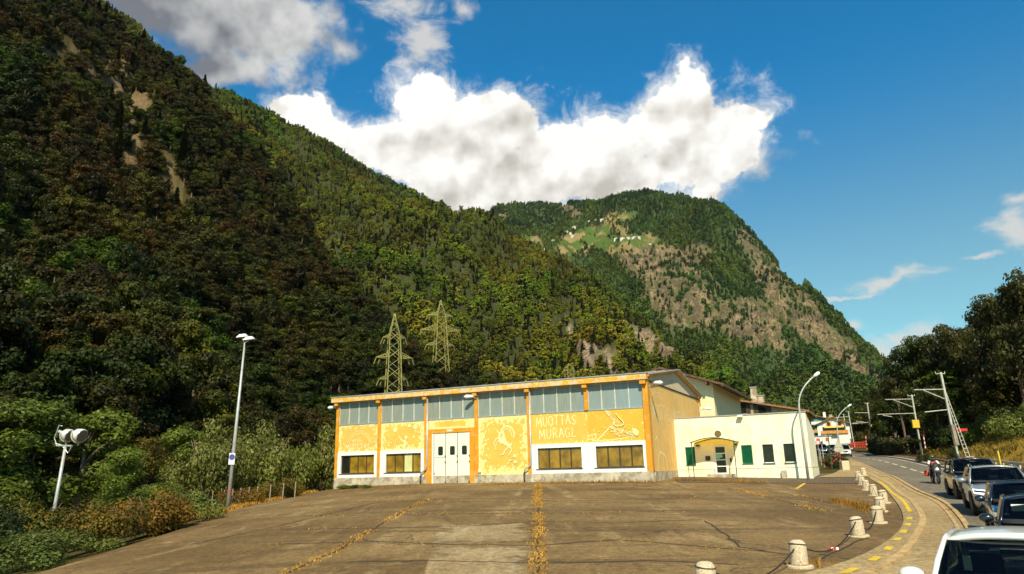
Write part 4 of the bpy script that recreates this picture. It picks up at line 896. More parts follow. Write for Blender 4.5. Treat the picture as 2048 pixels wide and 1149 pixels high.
wallseg(prev, AW, q_(-.14), ZTA)
m_.box(0, AW - .3, 6.6, 6.9, q_(-.14), ZTB); m_.box(0, .3, .3, 6.6, q_(-.14), ZTB)
# side wall with a parapet that slopes to the back
pl = [(.3, q_(-.14)), (WY, q_(-.14)), (WY, ZTB), (.3, ZTA)]
m_.add([(AW - .3, y, z) for y, z in pl] + [(AW, y, z) for y, z in pl], [(0, 1, 2, 3), (7, 6, 5, 4)] + [(i, i + 4, (i + 1) % 4 + 4, (i + 1) % 4) for i in range(4)])
m_.build('wall', M_cream, ann)
m_ = MB().box(-.02, 2.80, -.035, .3, -1.2, q_(-.143)).box(3.82, AW + .035, -.035, .3, -1.2, q_(-.143)).box(AW - .3, AW + .034, .303, WY, -1.2, q_(-.143)).box(2.80, 3.82, .0, .3, -1.2, q_(-.50)); m_.build('plinth', M_cream, ann)
m_ = MB().box(-.02, 2.78, -.05, -.036, q_(-.16), q_(-.13)).box(3.84, AW + .05, -.05, -.036, q_(-.16), q_(-.13)).box(AW + .035, AW + .05, -.05, WY, q_(-.16), q_(-.13)); m_.build('plinth_ledge', mat('ledge_tan', (.45, .36, .20), .8), ann)  # thin tan strip along the top of the plinth
MB().box(-.05, AW + .05, -.06, .36, ZTA + .002, ZTA + .06).build('coping', M_grey, ann)
MB().add([(0, .36, ZTA - .1), (AW - .3, .36, ZTA - .1), (AW - .3, WY, ZTB - .1), (0, WY, ZTB - .1)], [(0, 1, 2, 3)]).build('roof', M_grey, ann, solid=.05)
for a, b_, k in WL:
    if k == 's':
        w = MB().box(a, b_, .10, .14, z0w, z1w).build('window', M_green, ann); s_ = MB(); n = 19
        for j in range(n): z = z0w + .02 + (z1w - z0w - .04) * j / n; s_.add([(a + .02, .095, z), (b_ - .02, .095, z), (b_ - .02, .055, z + .035), (a + .02, .055, z + .035)], [(0, 1, 2, 3)])
        s_.build('shutter', M_green, w, solid=.008); MB().box(a - .02, b_ + .02, -.05, .05, z0w - .04, z0w - .002).build('sill', M_greendark, w)
    elif k == 'g':
        w = MB().box(a, a + .05, .08, .14, z0w, z1w).box(b_ - .05, b_, .08, .14, z0w, z1w).box(a + .05, b_ - .05, .08, .14, z1w - .05, z1w).box(a + .05, b_ - .05, .08, .14, z0w, z0w + .07).build('window', M_brown, ann)
        MB().box(a + .051, b_ - .051, .10, .12, z0w + .071, z1w - .051).build('pane', M_darkglass, w); MB().box(a + .051, b_ - .051, .06, .079, z0w + .01, z0w + .06).build('rail', M_white2, w); MB().box(a - .04, b_ + .04, -.06, .05, z0w - .06, z0w - .002).build('sill', M_greendark, w)
# entrance
ex0, ex1, ez0, ez1 = 2.86, 3.76, q_(-.50), q_(1.42)
door = MB().box(ex0, ex0 + .13, .04, .14, ez0, ez1).box(ex1 - .13, ex1, .04, .14, ez0, ez1).box(ex0 + .13, ex1 - .13, .04, .14, ez1 - .1, ez1).box(ex0 + .13, ex1 - .13, .04, .14, ez0, ez0 + .1).build('entrance_door', M_white2, ann)
for j in range(1, 4): z = ez0 + .1 + (ez1 - ez0 - .2) * j / 4; MB().box(ex0 + .131, ex1 - .131, .05, .13, z - .03, z + .03).build('rail', M_white2, door)
MB().box(ex0 + .131, ex1 - .131, .10, .12, ez0 + .101, ez1 - .101).build('pane', M_darkglass, door)
MB().box(ex0 + .14, ex0 + .56, .085, .0985, q_(.62), q_(.86)).box(ex0 + .15, ex0 + .40, .0855, .0985, q_(.54), q_(.619)).build('notice', mat('mint_notice', (.25, .62, .42), .6, amt=.25, scale=25), door)
MB().box(ex0 - .5, ex1 + .45, -.55, -.04, -1, q_(-.47)).build('entrance_step', M_plinth, ann, bevel=.01)
MB().box(2.30, 2.62, -.10, .0, q_(.44), q_(.74)).build('letter_box', M_brown, ann, bevel=.01); MB().box(3.92, 4.04, -.07, .0, q_(.30), q_(.56)).build('door_bell', M_brown, ann)
def ambersheet():
    m, t, b = newmat('amber_sheet'); tr = t.new('ShaderNodeBsdfTranslucent', {'Color': (1., .62, .03, 1)}); b.inputs['Base Color'].default_value = (.30, .22, .04, 1); b.inputs['Roughness'].default_value = .3
    mx = t.new('ShaderNodeMixShader', {0: .96, 1: b.outputs[0], 2: tr.outputs[0]}); t.l.new(mx.outputs[0], t.n['Material Output'].inputs[0]); return m
can = empty('canopy', (0, 0, 0)); can.parent = ann; cmb = MB(); pts = []
for k in range(17): f = k / 16; x = 1.62 + f * 3.0; z = q_(1.62) + .30 * math.sin(math.pi * f) - .03 * f; pts.append((x, z))
cmb.grid([[(x, -1.45, z), (x, -.7, z + .02), (x, -.002, z + .03)] for x, z in pts]); cmb.build('canopy_sheet', ambersheet(), can)
e = MB(); e.tube([(x, -1.47, z) for x, z in pts], .035, 6); e.tube([(x, -.04, z + .0) for x, z in pts], .03, 6)
for x in (1.72, 4.50): e.tube([(x, -1.44, q_(1.64)), (x, -1.44, -.6)], .03, 8)
e.build('canopy_frame', M_greendark, can); MB().box(1.74, 1.98, -.22, -.03, q_(1.40), q_(1.52)).box(4.28, 4.52, -.22, -.03, q_(1.40), q_(1.52)).build('bracket', M_greendark, can)
MB().lathe([(.20, -.012), (.20, -.002)], 24, (3.27, 0, q_(2.20)), 'y').build('round_vent', mat('vent_bronze', (.16, .12, .035), .5), ann); MB().lathe([(.225, -.006), (.225, -.0005)], 24, (3.27, 0, q_(2.20)), 'y').build('vent_ring', M_brown, ann)
MB().box(4.72, 5.06, -.40, -.061, q_(3.24), q_(3.38)).build('flood_lamp', M_white2, ann, bevel=.02)
bl = empty('concrete_block', tuple(list(AO + UU * 7.32 - WW_ * .16) + [gz1(*(AO + UU * 7.32 - WW_ * .3)) - .1]), RZ); MB().box(-.17, .17, -.12, .12, 0, .62).build('block', M_plinth, bl, bevel=.02); MB().box(-.2, .2, -.145, .145, -.02, .12).build('foot', M_plinth, bl, bevel=.015); tag(bl, 'small pale stone block against the annex plinth below the shutterless windows', 'stone block')
# ------------------------------------------------------------------ houses behind
def gable_house(name, O, rz, W_, D_, zb, ze, zr, xr, ov, wallm, roofm, soff, label, cat='house', th=.22, tilt=0):
    """O front right corner, local x from -W_ to 0, ridge along y at x=xr, eaves ze, ridge zr, heights absolute"""
    h = empty(name, (O[0], O[1], zb), rz); tag(h, label, cat)
    E, R2 = ze - zb, zr - zb; sl_ = (R2 - E) / (0 - xr)
    El = R2 - sl_ * (W_ + xr)
    pol = [(-W_, -1.5), (0, -1.5), (0, E), (xr, R2), (-W_, El)]
    MB().prism(pol, 0, D_).build('wall', wallm, h)
    r = MB()
    for a, za, b_, zb_ in ((xr, R2, ov, E - sl_ * ov), (-W_ - ov, El - sl_ * ov, xr, R2)):
        r.add([(a, -ov, za + .02), (b_, -ov, zb_ + .02), (b_, D_ + ov, zb_ + .02), (a, D_ + ov, za + .02), (a, -ov, za + th), (b_, -ov, zb_ + th), (b_, D_ + ov, zb_ + th), (a, D_ + ov, za + th)], [(0, 3, 2, 1), (4, 5, 6, 7), (0, 1, 5, 4), (1, 2, 6, 5), (2, 3, 7, 6), (3, 0, 4, 7)])
    ro = r.build('roof', [roofm], h)
    s = MB(); n = int(D_ / .55)
    for k in range(n): y = k * .55; s.box(ov - .25, ov - .02, y - ov, y - ov + .12, E - sl_ * ov - .06, E - sl_ * ov + .019)
    for x in (-W_ * .8, xr, -.4): zz = (R2 - sl_ * abs(x - xr)); s.box(x - .09, x + .09, -ov, 0, zz - .30, zz - .06)
    s.build('rafters', soff, ro)
    return h, ro, E, R2, sl_
def hwin(h, x, z, w, hh, y=-.05, frame=M_brown, pane=M_darkglass, shut=None):
    f = MB().box(x, x + w, y, -.001, z, z + hh).build('window', frame, h); MB().box(x + .08, x + w - .08, y - .012, y - .001, z + .08, z + hh - .08).box(x + w / 2 - .0, x + w / 2 + .0, y, y, z, z).build('pane', pane, f)
    MB().box(x - .06, x + w + .06, y - .1, y - .002, z - .08, z - .001).build('sill', M_plinth, f)
    if shut:
        for sx in (x - w * .5, x + w): MB().box(sx + .01, sx + w * .5 - .01, y - .03, -.002, z, z + hh).build('shutter', shut, f)
    return f
d = 65; c_ = P3(1425, 765, d); zb = gz1(c_[0], c_[1]) - .5
HB1, ro, *_ = gable_house('apartment_house', c_[:2], RZ, 9.2, 15.5, zb, c_[2] - .1, P3(1331, 738, 66.6)[2] - .1, -4.5, 1.15, M_cream2, mat('old_dark_tile', (.13, .065, .035), .85, amt=.35, scale=4), M_darkroof, 'tall cream house with deep dark eaves rising behind the hall and annex')
xw, zw = wallpt(1375, 795, c_[:2], UU); hwin(HB1, xw - .2, zw + CZ - zb - .9, .95, 1.15)
d = 84; c_ = P3(1606, 823, d); zb = gz1(c_[0], c_[1]) - .5
HB2, ro2, *_ = gable_house('stone_house', c_[:2], RZ, 10.4, 12, zb, c_[2], P3(1499, 801, 86)[2], -7.2, .7, mat('tan_render', (.52, .38, .20), .9, amt=.2, scale=1., dirt=((.3, .2, .1), .4, 1.5)), M_tile, M_darkroof, 'tan house with a brown tiled gable behind the annex')
for px_, w_ in ((1486, .9), (1524, 1.0)):
    xw, zw = wallpt(px_, 822, c_[:2], UU); hwin(HB2, xw - .45, zw + CZ - zb - .35, w_, 1.3, shut=M_brown)
for px_, zt in ((1503, 1.9), (1516, .9)):
    xw, zw = wallpt(px_, 795, c_[:2], UU); ch = MB().box(xw - .35, xw + .35, 2.2, 3.0, zw + CZ - zb - 2, zw + CZ - zb + zt - .55).build('chimney', M_plinth, ro2); MB().box(xw - .42, xw + .42, 2.1, 3.1, zw + CZ - zb + zt - .548, zw + CZ - zb + zt - .45).build('cap', M_grey, ch)
# village houses at the bend
M_housewhite = mat('house_white', (.82, .80, .76), .8, amt=.04)
M_wood = mat('balcony_wood', (.60, .28, .06), .7, amt=.3, scale=4)
d = 215.; zb = P3(1665, 878, d)[2]; c_ = P3(1700, 860, d)
CH, ro3, E, R2, s3 = gable_house('chalet', c_[:2], -.42, 8.8, 10, zb - 1.5, P3(1697, 847, d)[2], P3(1667, 835, d)[2], -4.4, .9, M_housewhite, M_tile, M_darkroof, 'white chalet with wide balcony and yellow awning at the road bend')
for x in (-6.0, -3.0): hwin(CH, x, E - .6, .8, 1.2, shut=M_wood)
bz = E - 2.7; b_ = MB().box(-8.0, -.5, -1.4, 0, bz - .15, bz).box(-8.0, -.5, -1.42, -1.34, bz, bz + .75).build('balcony', M_wood, CH); MB().box(-7.4, -1., -.06, -.002, bz + .1, bz + 1.9).build('opening', M_darkglass, b_); MB().add([(-6.8, -.02, bz + 2.1), (-1.6, -.02, bz + 2.1), (-1.6, -1.6, bz + 1.55), (-6.8, -1.6, bz + 1.55)], [(0, 1, 2, 3)]).build('awning', mat('awning_yellow', (.8, .56, .12), .8), CH, solid=.05)
MB().box(-8.3, -6.6, -2.2, -.002, 0, bz - .9).box(-3.2, -.2, -2.0, -.002, 0, bz - .6).build('porch', M_housewhite, CH); MB().box(-5.2, -4.3, 2, 2.9, E + .8, R2 + 1.1).build('chimney', M_plinth, ro3)
c_ = P3(1656, 845, 235); G2, ro4, E, R2, s4 = gable_house('green_house', c_[:2], -.42, 7.5, 9, P3(1650, 885, 235)[2] - 1, P3(1650, 838, 235)[2], P3(1634, 832, 235)[2], -3.6, .9, mat('green_render', (.10, .28, .18), .8, amt=.15), M_tile, M_darkroof, 'green fronted house with balconies half hidden beside the annex')
for z in (E - 1.6, E - 4.2): MB().box(-6.8, -.4, -1.2, 0, z - .15, z).box(-6.8, -.4, -1.22, -1.15, z, z + .8).build('balcony', M_wood if z < E - 2 else M_housewhite, G2); MB().box(-5.8, -4.2, -.05, -.001, z + .1, z + 1.9).build('pane', M_darkglass, G2)
MB().box(-1.2, -.4, 1, 1.8, E, R2 + 1.2).build('chimney', M_housewhite, ro4)
kk = 0
for (px_, py_, w_, h_, dd, lab) in ((1637, 880, 15, 12, 190, 'small white shed with flat roof left of the chalet'), (1655, 878, 15, 10, 185, 'white kiosk standing below the chalet balcony')):
    p = P3(px_, py_ + h_ / 2, dd); s_ = dd / F_; k = empty('shed', p, -.42); tag(k, lab, 'shed'); W2, H2_ = w_ * s_, h_ * s_
    MB().box(-W2 / 2, W2 / 2, 0, 3, -1, H2_).build('wall', M_housewhite, k); MB().box(-W2 / 2 - .2, W2 / 2 + .2, -.2, 3.2, H2_ + .002, H2_ + .15).build('roof', M_grey, k); MB().box(-W2 * .2, W2 * .2, -.03, -.001, 0, H2_ * .7).build('door', mat('shed_red', (.5, .1, .04), .7), k)
# hamlet on the terrace of the far mountain
from mathutils.bvhtree import BVHTree
_dg = bpy.context.evaluated_depsgraph_get(); BV = BVHTree.FromObject(H3, _dg); BV2 = BVHTree.FromObject(H2, _dg); BV1 = BVHTree.FromObject(H1, _dg)
def hit(px, py, bv=None):
    d_ = Vector(ray(px, py)); r = (bv or BV).ray_cast(Vector(CAM), d_.normalized()); return r[0]
ham = [(1148, 459, 9, 8), (1133, 466, 8, 5), (1140, 470, 7, 6), (1146, 475, 10, 6), (1180, 445, 8, 5), (1194, 442, 10, 5), (1204, 441, 8, 4), (1210, 449, 6, 4), (1232, 481, 9, 6), (1245, 480, 10, 6), (1256, 479, 9, 6), (1268, 478, 10, 6), (1277, 477, 8, 5), (1116, 478, 8, 4), (1028, 477, 6, 5), (1167, 450, 7, 3), (1106, 482, 7, 3), (1252, 424, 5, 3), (1087, 498, 5, 3), (1300, 490, 8, 3)]
for (x, y, w_, h_) in ham:
    p = hit(x, y)
    if p is None: continue
    s_ = p.y / F_; W2, H2_ = w_ * s_, h_ * s_; k = empty('hamlet_house', p - Vector((0, 0, 2)), -.3 + RND.uniform(-.3, .3)); tag(k, 'small white house with pale roof in the hamlet on the mountain terrace', 'house', 'houses of the hamlet high on the far mountain')
    MB().prism([(-W2 / 2, -3), (W2 / 2, -3), (W2 / 2, H2_ * .75 + 2), (0, H2_ + 2.), (-W2 / 2, H2_ * .75 + 2)], 0, W2 * .8).build('wall', mat('hamlet_render', (.60, .55, .47), .8), k)
    MB().add([(-W2 / 2 - .5, -.6, H2_ * .75 + 1.9), (0, -.6, H2_ + 2.2), (0, W2 * .8 + .6, H2_ + 2.2), (-W2 / 2 - .5, W2 * .8 + .6, H2_ * .75 + 1.9), (W2 / 2 + .5, -.6, H2_ * .75 + 1.9), (W2 / 2 + .5, W2 * .8 + .6, H2_ * .75 + 1.9)], [(0, 1, 2, 3), (1, 4, 5, 2)]).build('roof', mat('pale_slate', (.34, .27, .21), .8), k, solid=.3)
# ------------------------------------------------------------------ bollards with chains
M_granite = mat('granite', (.62, .50, .34), .9, amt=.32, scale=30, bump=.8, bscale=40)
M_chain = mat('chain_iron', (.05, .04, .035), .6, .6)
bpx = [(1415, 1190), (1600, 1135), (1718, 1074), (1757, 1047), (1762, 1024), (1768, 1007), (1748, 992), (1733, 981), (1724, 970), (1718, 961), (1728, 952)]
blab = ['cut off by the lower edge, nearest to the lot corner', 'standing alone beside the yellow dashes, chain on both sides', 'large and leaning behind the lone one', 'next after the large leaning one', 'in the middle of the tight cluster', 'set closest to the yellow line in the cluster',
        'where the row begins to bend left', 'third from the far end', 'second leftmost at the far end', 'leftmost at the far end of the row', 'last one, standing by the solid yellow line']
pb = None; BP = []
for i, (x, y) in enumerate(bpx):
    g = G(x, y); 
    if pb is None:
        pb = empty('granite_bollard', g)
        MB().lathe([(.01, -.1), (.27, -.1), (.275, .035), (.262, .055), (.17, .058)], 20).build('foot', M_granite, pb)
        MB().lathe([(.172, .058), (.176, .09), (.176, .30), (.174, .50), (.168, .55), (.150, .60), (.115, .64), (.06, .66), (.004, .665)], 20).build('shaft', M_granite, pb, smooth=True)
        MB().tube([(.176 * math.cos(a), .176 * math.sin(a), .55 + .03 * math.sin(a)) for a in np.linspace(0, 6.283, 15)], .012, 6).tube([(0, 0, .64), (0, .0, .675)], .014, 6).build('chain_ring', M_chain, pb)
        o = pb
    else: o = copy_tree(pb)
    o.location = g; o.scale = (1, 1, .82); o.rotation_euler = (RND.uniform(-.03, .03), RND.uniform(-.04, .04) + (.05 if i == 2 else 0), RND.uniform(0, 6)); tag(o, 'rough granite bollard ' + blab[i], 'bollard', 'granite bollards with chains between lot and pavement'); BP.append(g)
for i in range(len(BP) - 1):
    a, b_ = BP[i] + [0, 0, .45], BP[i + 1] + [0, 0, .45]; L_ = np.linalg.norm(a - b_); sg = min(.42, L_ * .13)
    pts = [a * (1 - f) + b_ * f - np.array([0, 0, sg * 4 * f * (1 - f)]) for f in np.linspace(0, 1, 14)]
    m_ = MB().tube(pts, .009, 5)
    for k in range(1, 90):
        f = k / 90; p = a * (1 - f) + b_ * f - np.array([0, 0, sg * 4 * f * (1 - f)])
        if i < 3: m_.box(p[0] - .014, p[0] + .014, p[1] - .009, p[1] + .009, p[2] - .013, p[2] + .013)
    ch = m_.build('chain', M_chain); tag(ch, 'thin iron chain sagging between two granite bollards', 'chain', 'chains hanging between the bollards')
    if i == 1:
        f = .5; p = a * .5 + b_ * .5 - np.array([0, 0, sg]); r_ = MB()
        for k in range(4): r_.box(p[0] - .12 + k * .06, p[0] - .12 + k * .06 + .059, p[1] - .01, p[1] + .01, p[2] - .12, p[2] + .03, k % 2)
        tp = r_.build('warning_tape', [mat('tape_red', (.6, .03, .02), .5), M_white2]); tag(tp, 'red and white striped tape tied to the bollard chain', 'tape')

# ------------------------------------------------------------------ lamps and masts
def base_at(px, py, d): p = P3(px, py, d); return np.array([p[0], p[1], p[2]])
g = G(455, 1021); top = P3(490, 682, g[1]); H_ = top[2] - g[2]
lm = empty('tall_floodlight_mast', g, 0); lm.rotation_euler = (0, math.atan2(top[0] - g[0], H_), 0); tag(lm, 'tall slim grey mast with two white floodlights at the left edge of the lot', 'lamp mast')
MB().tube([(0, 0, -.3), (0, 0, H_ * .45), (0, 0, H_ - .1)], [.105, .085, .05], 12).build('pole', M_pole, lm, smooth=True)
for dx, dy, dz, an in ((-.15, -.1, .14, -.3), (.28, -.2, -.02, .2)):
    a = MB().beam((0, 0, H_ - .12), (dx, dy, H_ + dz), .05).build('arm', M_grey, lm); m_ = MB(); m_.add([(dx - .28, dy - .25, H_ + dz - .02), (dx + .30, dy - .25, H_ + dz + .05), (dx + .32, dy + .2, H_ + dz + .12), (dx - .26, dy + .2, H_ + dz + .04), (dx - .14, dy - .1, H_ + dz + .20), (dx + .18, dy - .1, H_ + dz + .24), (dx + .18, dy + .1, H_ + dz + .26), (dx - .14, dy + .1, H_ + dz + .22)], [(0, 3, 2, 1), (4, 5, 6, 7), (0, 1, 5, 4), (1, 2, 6, 5), (2, 3, 7, 6), (3, 0, 4, 7)]); m_.build('lamp_head', M_white2, lm, bevel=.03)
sgn = MB().box(-.16, .16, -.14, -.11, 2.35, 2.95).build('parking_sign', M_white2, lm); MB().lathe([(.15, -.150), (.15, -.141)], 20, (0, 0, 2.74), 'y').build('disc', mat('sign_blue', (.05, .09, .35), .5), sgn); MB().lathe([(.155, -.146), (.155, -.1405)], 20, (0, 0, 2.74), 'y').build('ring', mat('sign_red', (.62, .03, .02), .45), sgn)
MB().tube([(0, 0, .95), (0, 0, 1.03)], .107, 12).build('red_band', mat('sign_red', (.62, .03, .02), .45), lm)
g = P3(103, 1052, 33.5); top = P3(131, 893, 33.5); H_ = top[2] - g[2]
lm = empty('twin_floodlight_pole', g - [0, 0, .0]); lm.rotation_euler = (0, math.atan2(top[0] - g[0], H_), 0); tag(lm, 'short leaning pole carrying two round silver floodlights above the orange shrubs', 'floodlight pole')
MB().tube([(0, 0, -1.5), (0, 0, H_)], [.085, .065], 12).tube([(0, 0, .25), (0, 0, .45)], .11, 12).build('pole', M_pole, lm, smooth=True)
MB().box(-.42, .30, -.06, .06, H_, H_ + .07).tube([(-.40, 0, H_ + .03), (-.58, 0, H_ + .35), (-.46, 0, H_ + .95), (-.30, 0, H_ + .9)], .02, 6).tube([(-.5, 0, H_ + .12), (-.2, 0, H_ + .06), (.2, -.05, H_ - .3), (.28, 0, H_)], .02, 6).build('bracket', M_grey, lm)
M_alu = mat('floodlight_alu', (.80, .79, .76), .3, .25, amt=.15, scale=6)
for dx, dy, s_ in ((.05, -.1, .82), (.66, -.2, .9)):
    a = Vector((.93, -.22, -.28)).normalized(); c_ = Vector((dx, dy, H_ + .52)); m_ = MB(); m_.tube([c_ - a * .62 * s_, c_ - a * .34 * s_, c_ - a * .30 * s_, c_ - a * .16 * s_, c_ + a * .05, c_ + a * .16 * s_, c_ + a * .2 * s_], [.07, .08, .16 * s_, .28 * s_, .34 * s_, .35 * s_, .33 * s_], 18)
    fh = m_.build('lamp_head', M_alu, lm, smooth=True); m_ = MB(); pts = [c_ + Vector((0, 0, 1)) * .4 * math.cos(t_) * s_ + Vector((.55, .75, 0)) * .4 * s_ * math.sin(t_) for t_ in np.linspace(1.4, 4.9, 14)]; m_.tube(pts, .028, 6).beam(c_ - Vector((0, 0, .40 * s_)), (dx, dy + .05, H_ + .06), .05).build('yoke', mat('cream_yoke', (.62, .54, .40), .5), lm)
    MB().tube([c_ + a * .19 * s_, c_ + a * .215 * s_], .31 * s_, 18).build('lens', mat('lens_glass', (.10, .10, .09), .1, spec=.8), fh)
def street_lamp(px, py, d, tpx, tpy, hpx, hpy, label, pz=None):
    g = P3(px, py, d); t_ = P3(tpx, tpy, d); h_ = P3(hpx, hpy, d); o = empty('street_lamp', g); tag(o, label, 'street lamp', None)
    T = t_ - g; Hh = h_ - g; pts = [(0, 0, -.4), tuple(T * .5), tuple(T * .8)] + [tuple(T * .8 * (1 - f) ** 2 + 2 * f * (1 - f) * (T + np.array([0, 0, (Hh[2] - T[2]) * .2])) + Hh * f * f) for f in np.linspace(.15, .86, 9)]
    MB().tube(pts, [.09, .075, .065] + [.05] * 9, 10).build('pole', M_pole, o, smooth=True)
    a, b_ = np.array(pts[-1]), Hh; m_ = MB().tube([tuple(a), tuple(a * .7 + b_ * .3), tuple(a * .2 + b_ * .8), tuple(b_)], [.06, .11, .12, .05], 10); m_.build('lamp_head', M_white2, o, smooth=True)
    return o
street_lamp(1616, 953, 46.6, 1594, 783, 1639, 745, 'curved street lamp standing against the right end of the white annex')
street_lamp(1681, 925, 88, 1672, 832, 1703, 809, 'smaller curved street lamp behind the red flower bush')
M_mast = mat('mast_steel', (.50, .49, .42), .6, .2, amt=.2, scale=3)
def mast(px, py, d, tx, ty, arms, label, brace=None):
    g = P3(px, py, d); t_ = P3(tx, ty, d); o = empty('catenary_mast', g); tag(o, label, 'rail mast', 'catenary masts beside the railway'); T = t_ - g
    w = .16 if d < 120 else .2; m_ = MB(); m_.beam((0, 0, -1), tuple(T), w, w).build('pole', M_mast, o); MB().beam((T[0] - .45, 0, T[2] - .12), (T[0] + .35, 0, T[2] - .12), .06).beam((T[0] - .45, 0, T[2] - .12), (T[0] - .45, 0, T[2] + .08), .05).beam((T[0] + .35, 0, T[2] - .12), (T[0] + .35, 0, T[2] + .08), .05).build('crossbar', M_mast, o)
    for (x0, y0, x1, y1) in arms:
        a, b_ = P3(x0, y0, d) - g, P3(x1, y1, d) - g; MB().tube([tuple(a), tuple(b_)], .045 if d < 120 else .06, 6).build('cantilever_arm', M_mast, o)
    return o, g, T
def cc(x, y): return 1740 + x / 4.104, 640 + y / 4.104
m1, g1, T1 = mast(1846, 920, 85, 1823, 790, [cc(125, 655) + cc(345, 651), cc(185, 655) + cc(350, 716), cc(60, 777) + cc(362, 768), cc(105, 784) + cc(180, 796)], 'straight steel rail mast with yellow box, right of the round red sign')
b_ = P3(*cc(374, 855), 85) - g1; MB().box(b_[0] - .5, b_[0] + .3, -.3, -.1, b_[2] - .45, b_[2] + .45).build('yellow_box', M_yellow, m1)
m2, g2, T2 = mast(1748, 901, 140, 1734, 806, [(1709, 826, 1737, 826), (1705, 847, 1741, 845), (1712, 843, 1726, 844)], 'distant rail mast with signal lamps by the level crossing')
for (x, y, w, h_, m_) in ((1741, 852, 3, 6, M_yellow), (1742, 862, 4, 10, M_black), (1744, 874, 4, 6, M_grey)):
    b_ = P3(x, y, 140) - g2; s_ = 140 / F_; MB().box(b_[0] - w * s_ / 2, b_[0] + w * s_ / 2, -.4, -.15, b_[2] - h_ * s_ / 2, b_[2] + h_ * s_ / 2).build('signal_box', m_, m2)
mast(1709, 893, 175, 1696, 823, [(1700, 833, 1671, 836), (1703, 848, 1735, 848)], 'distant rail mast between the chalet and the dark trees')
mast(1694, 884, 215, 1687, 829, [(1671, 835, 1688, 835), (1690, 846, 1702, 845)], 'farthest and shortest rail mast beside the chalet')
m4, g4, T4 = mast(1915, 905, 62, 1881, 745, [cc(362, 575) + cc(600, 571), cc(435, 577) + cc(612, 650), cc(450, 758) + cc(634, 738)], 'big weathered rail mast held by a lattice brace on the dry bank')
m_ = MB(); a0, a1 = P3(*cc(618, 600), 62) - g4, P3(1936, 914, 61.5) - g4; off = np.array([.20, 0, .03])
m_.beam(tuple(a0 - off * .3), tuple(a1 - off * .8), .05); m_.beam(tuple(a0 + off * .3), tuple(a1 + off * .8), .05)
for k in range(15): f = .06 + k / 16; p = a0 * (1 - f) + a1 * f; sc2 = .3 + .5 * f; m_.beam(tuple(p - off * sc2), tuple(p + off * sc2), .04)
m_.build('lattice_brace', M_mast, m4); b_ = P3(*cc(690, 950), 62) - g4; c_ = P3(*cc(712, 1030), 62) - g4; MB().beam(tuple(b_ + (-.02, -.02, .9)), tuple(c_), .30, .30).build('bark_sleeve', M_bark_pale, m4); MB().box(a1[0] - .35, a1[0] + .35, a1[1] - .3, a1[1] + .3, a1[2] - .9, a1[2] + .05).build('footing', M_plinth, m4)
b_ = P3(*cc(755, 905), 62) - g4; MB().box(b_[0] - .5, b_[0] + .4, b_[1] - .1, b_[1], b_[2] - .1, b_[2] + .12).build('red_plate', mat('sign_red', (.62, .03, .02), .45), m4)
# ballast, rails
trk = lambda y: edgeR(y) + 2.0
sheet('track_bed', lambda y: edgeR(y) + .3, lambda y: edgeR(y) + 4.0, 5, 150, mat('ballast', (.15, .10, .06), .95, amt=.45, scale=9, bump=1., bscale=20), .10, nx=6)
M_rail = mat('rusty_rail', (.22, .10, .05), .5, .4, amt=.3)
rl = empty('railway_track', (0, 0, 0)); tag(rl, 'narrow rusty railway track running along the road', 'railway track')
for off_ in (-.5, .5):
    mb = MB(); ribbon(mb, [(trk(y) + off_ * 1.08, y) for y in np.arange(6, 150, 1.5)], .08, .2, 1.5, h=.14); mb.build('rail', M_rail, rl)
mb = MB()
for y in np.arange(8, 148, .75): mb.beam((trk(y) - .95, y + .4, gz1(trk(y) - .95, y) + .19), (trk(y) + .95, y - .4, gz1(trk(y) + .95, y) + .19), .2, .1)
s_ = mb.build('sleepers', M_bark, rl); s_['kind'] = 'stuff'
# guard rail beyond the track
gr = empty('guard_rail', P3(2000, 938, 52)); tag(gr, 'low weathered guard rail with short posts beyond the railway', 'guard rail'); go_ = np.array(gr.location)
a, b_ = P3(1972, 920, 54), P3(2075, 932, 44); MB().beam(tuple(a - go_), tuple(b_ - go_), .12, .16).build('rail_beam', M_mast, gr)
for k in range(7): f = (k + .15) / 6.2; p = a * (1 - f) + b_ * f - go_; MB().beam((p[0] + .05, p[1], p[2] + .02), (p[0] + .12, p[1], p[2] - .95), .11).build('post', M_mast, gr)
yp = P3(2004, 940, 50); o = MB().beam((0, 0, -.5), (-.06, 0, 1.25), .09).build('marker_post', M_yellow); o.location = yp; tag(o, 'thin yellow marker post behind the guard rail', 'post')
# ------------------------------------------------------------------ signs and small things by the bend
def round_sign(px, py, r_px, d, gpy, label):
    c_ = P3(px, py, d); s_ = d / F_ * .98; o = empty('round_sign', (c_[0], c_[1], P3(px, gpy, d)[2])); h_ = c_[2] - o.location[2]; tag(o, label, 'road sign'); r = r_px * s_
    MB().tube([(0, .04, -.6), (0, .04, h_ + r * .5)], .035, 8).build('pole', M_grey, o)
    p = MB().lathe([(r, -.02), (r, .0)], 24, (0, 0, h_), 'y').build('disc', mat('sign_red', (.62, .03, .02), .45), o); MB().lathe([(r * .72, -.026), (r * .72, -.0205)], 24, (0, 0, h_), 'y').build('face', M_white2, p)
    MB().box(-r * .38, -r * .06, -.031, -.0265, h_ - r * .14, h_ + r * .14).build('red_symbol', mat('sign_red', (.62, .03, .02), .45), p); MB().box(r * .06, r * .38, -.031, -.0265, h_ - r * .14, h_ + r * .14).build('black_symbol', M_black, p)
round_sign(1635.5, 885.5, 4.4, 84, 918, 'round red ringed no overtaking sign just right of the annex wall'); round_sign(1817.5, 874.5, 4.8, 92, 908, 'round red ringed no overtaking sign beyond the railway hedge')
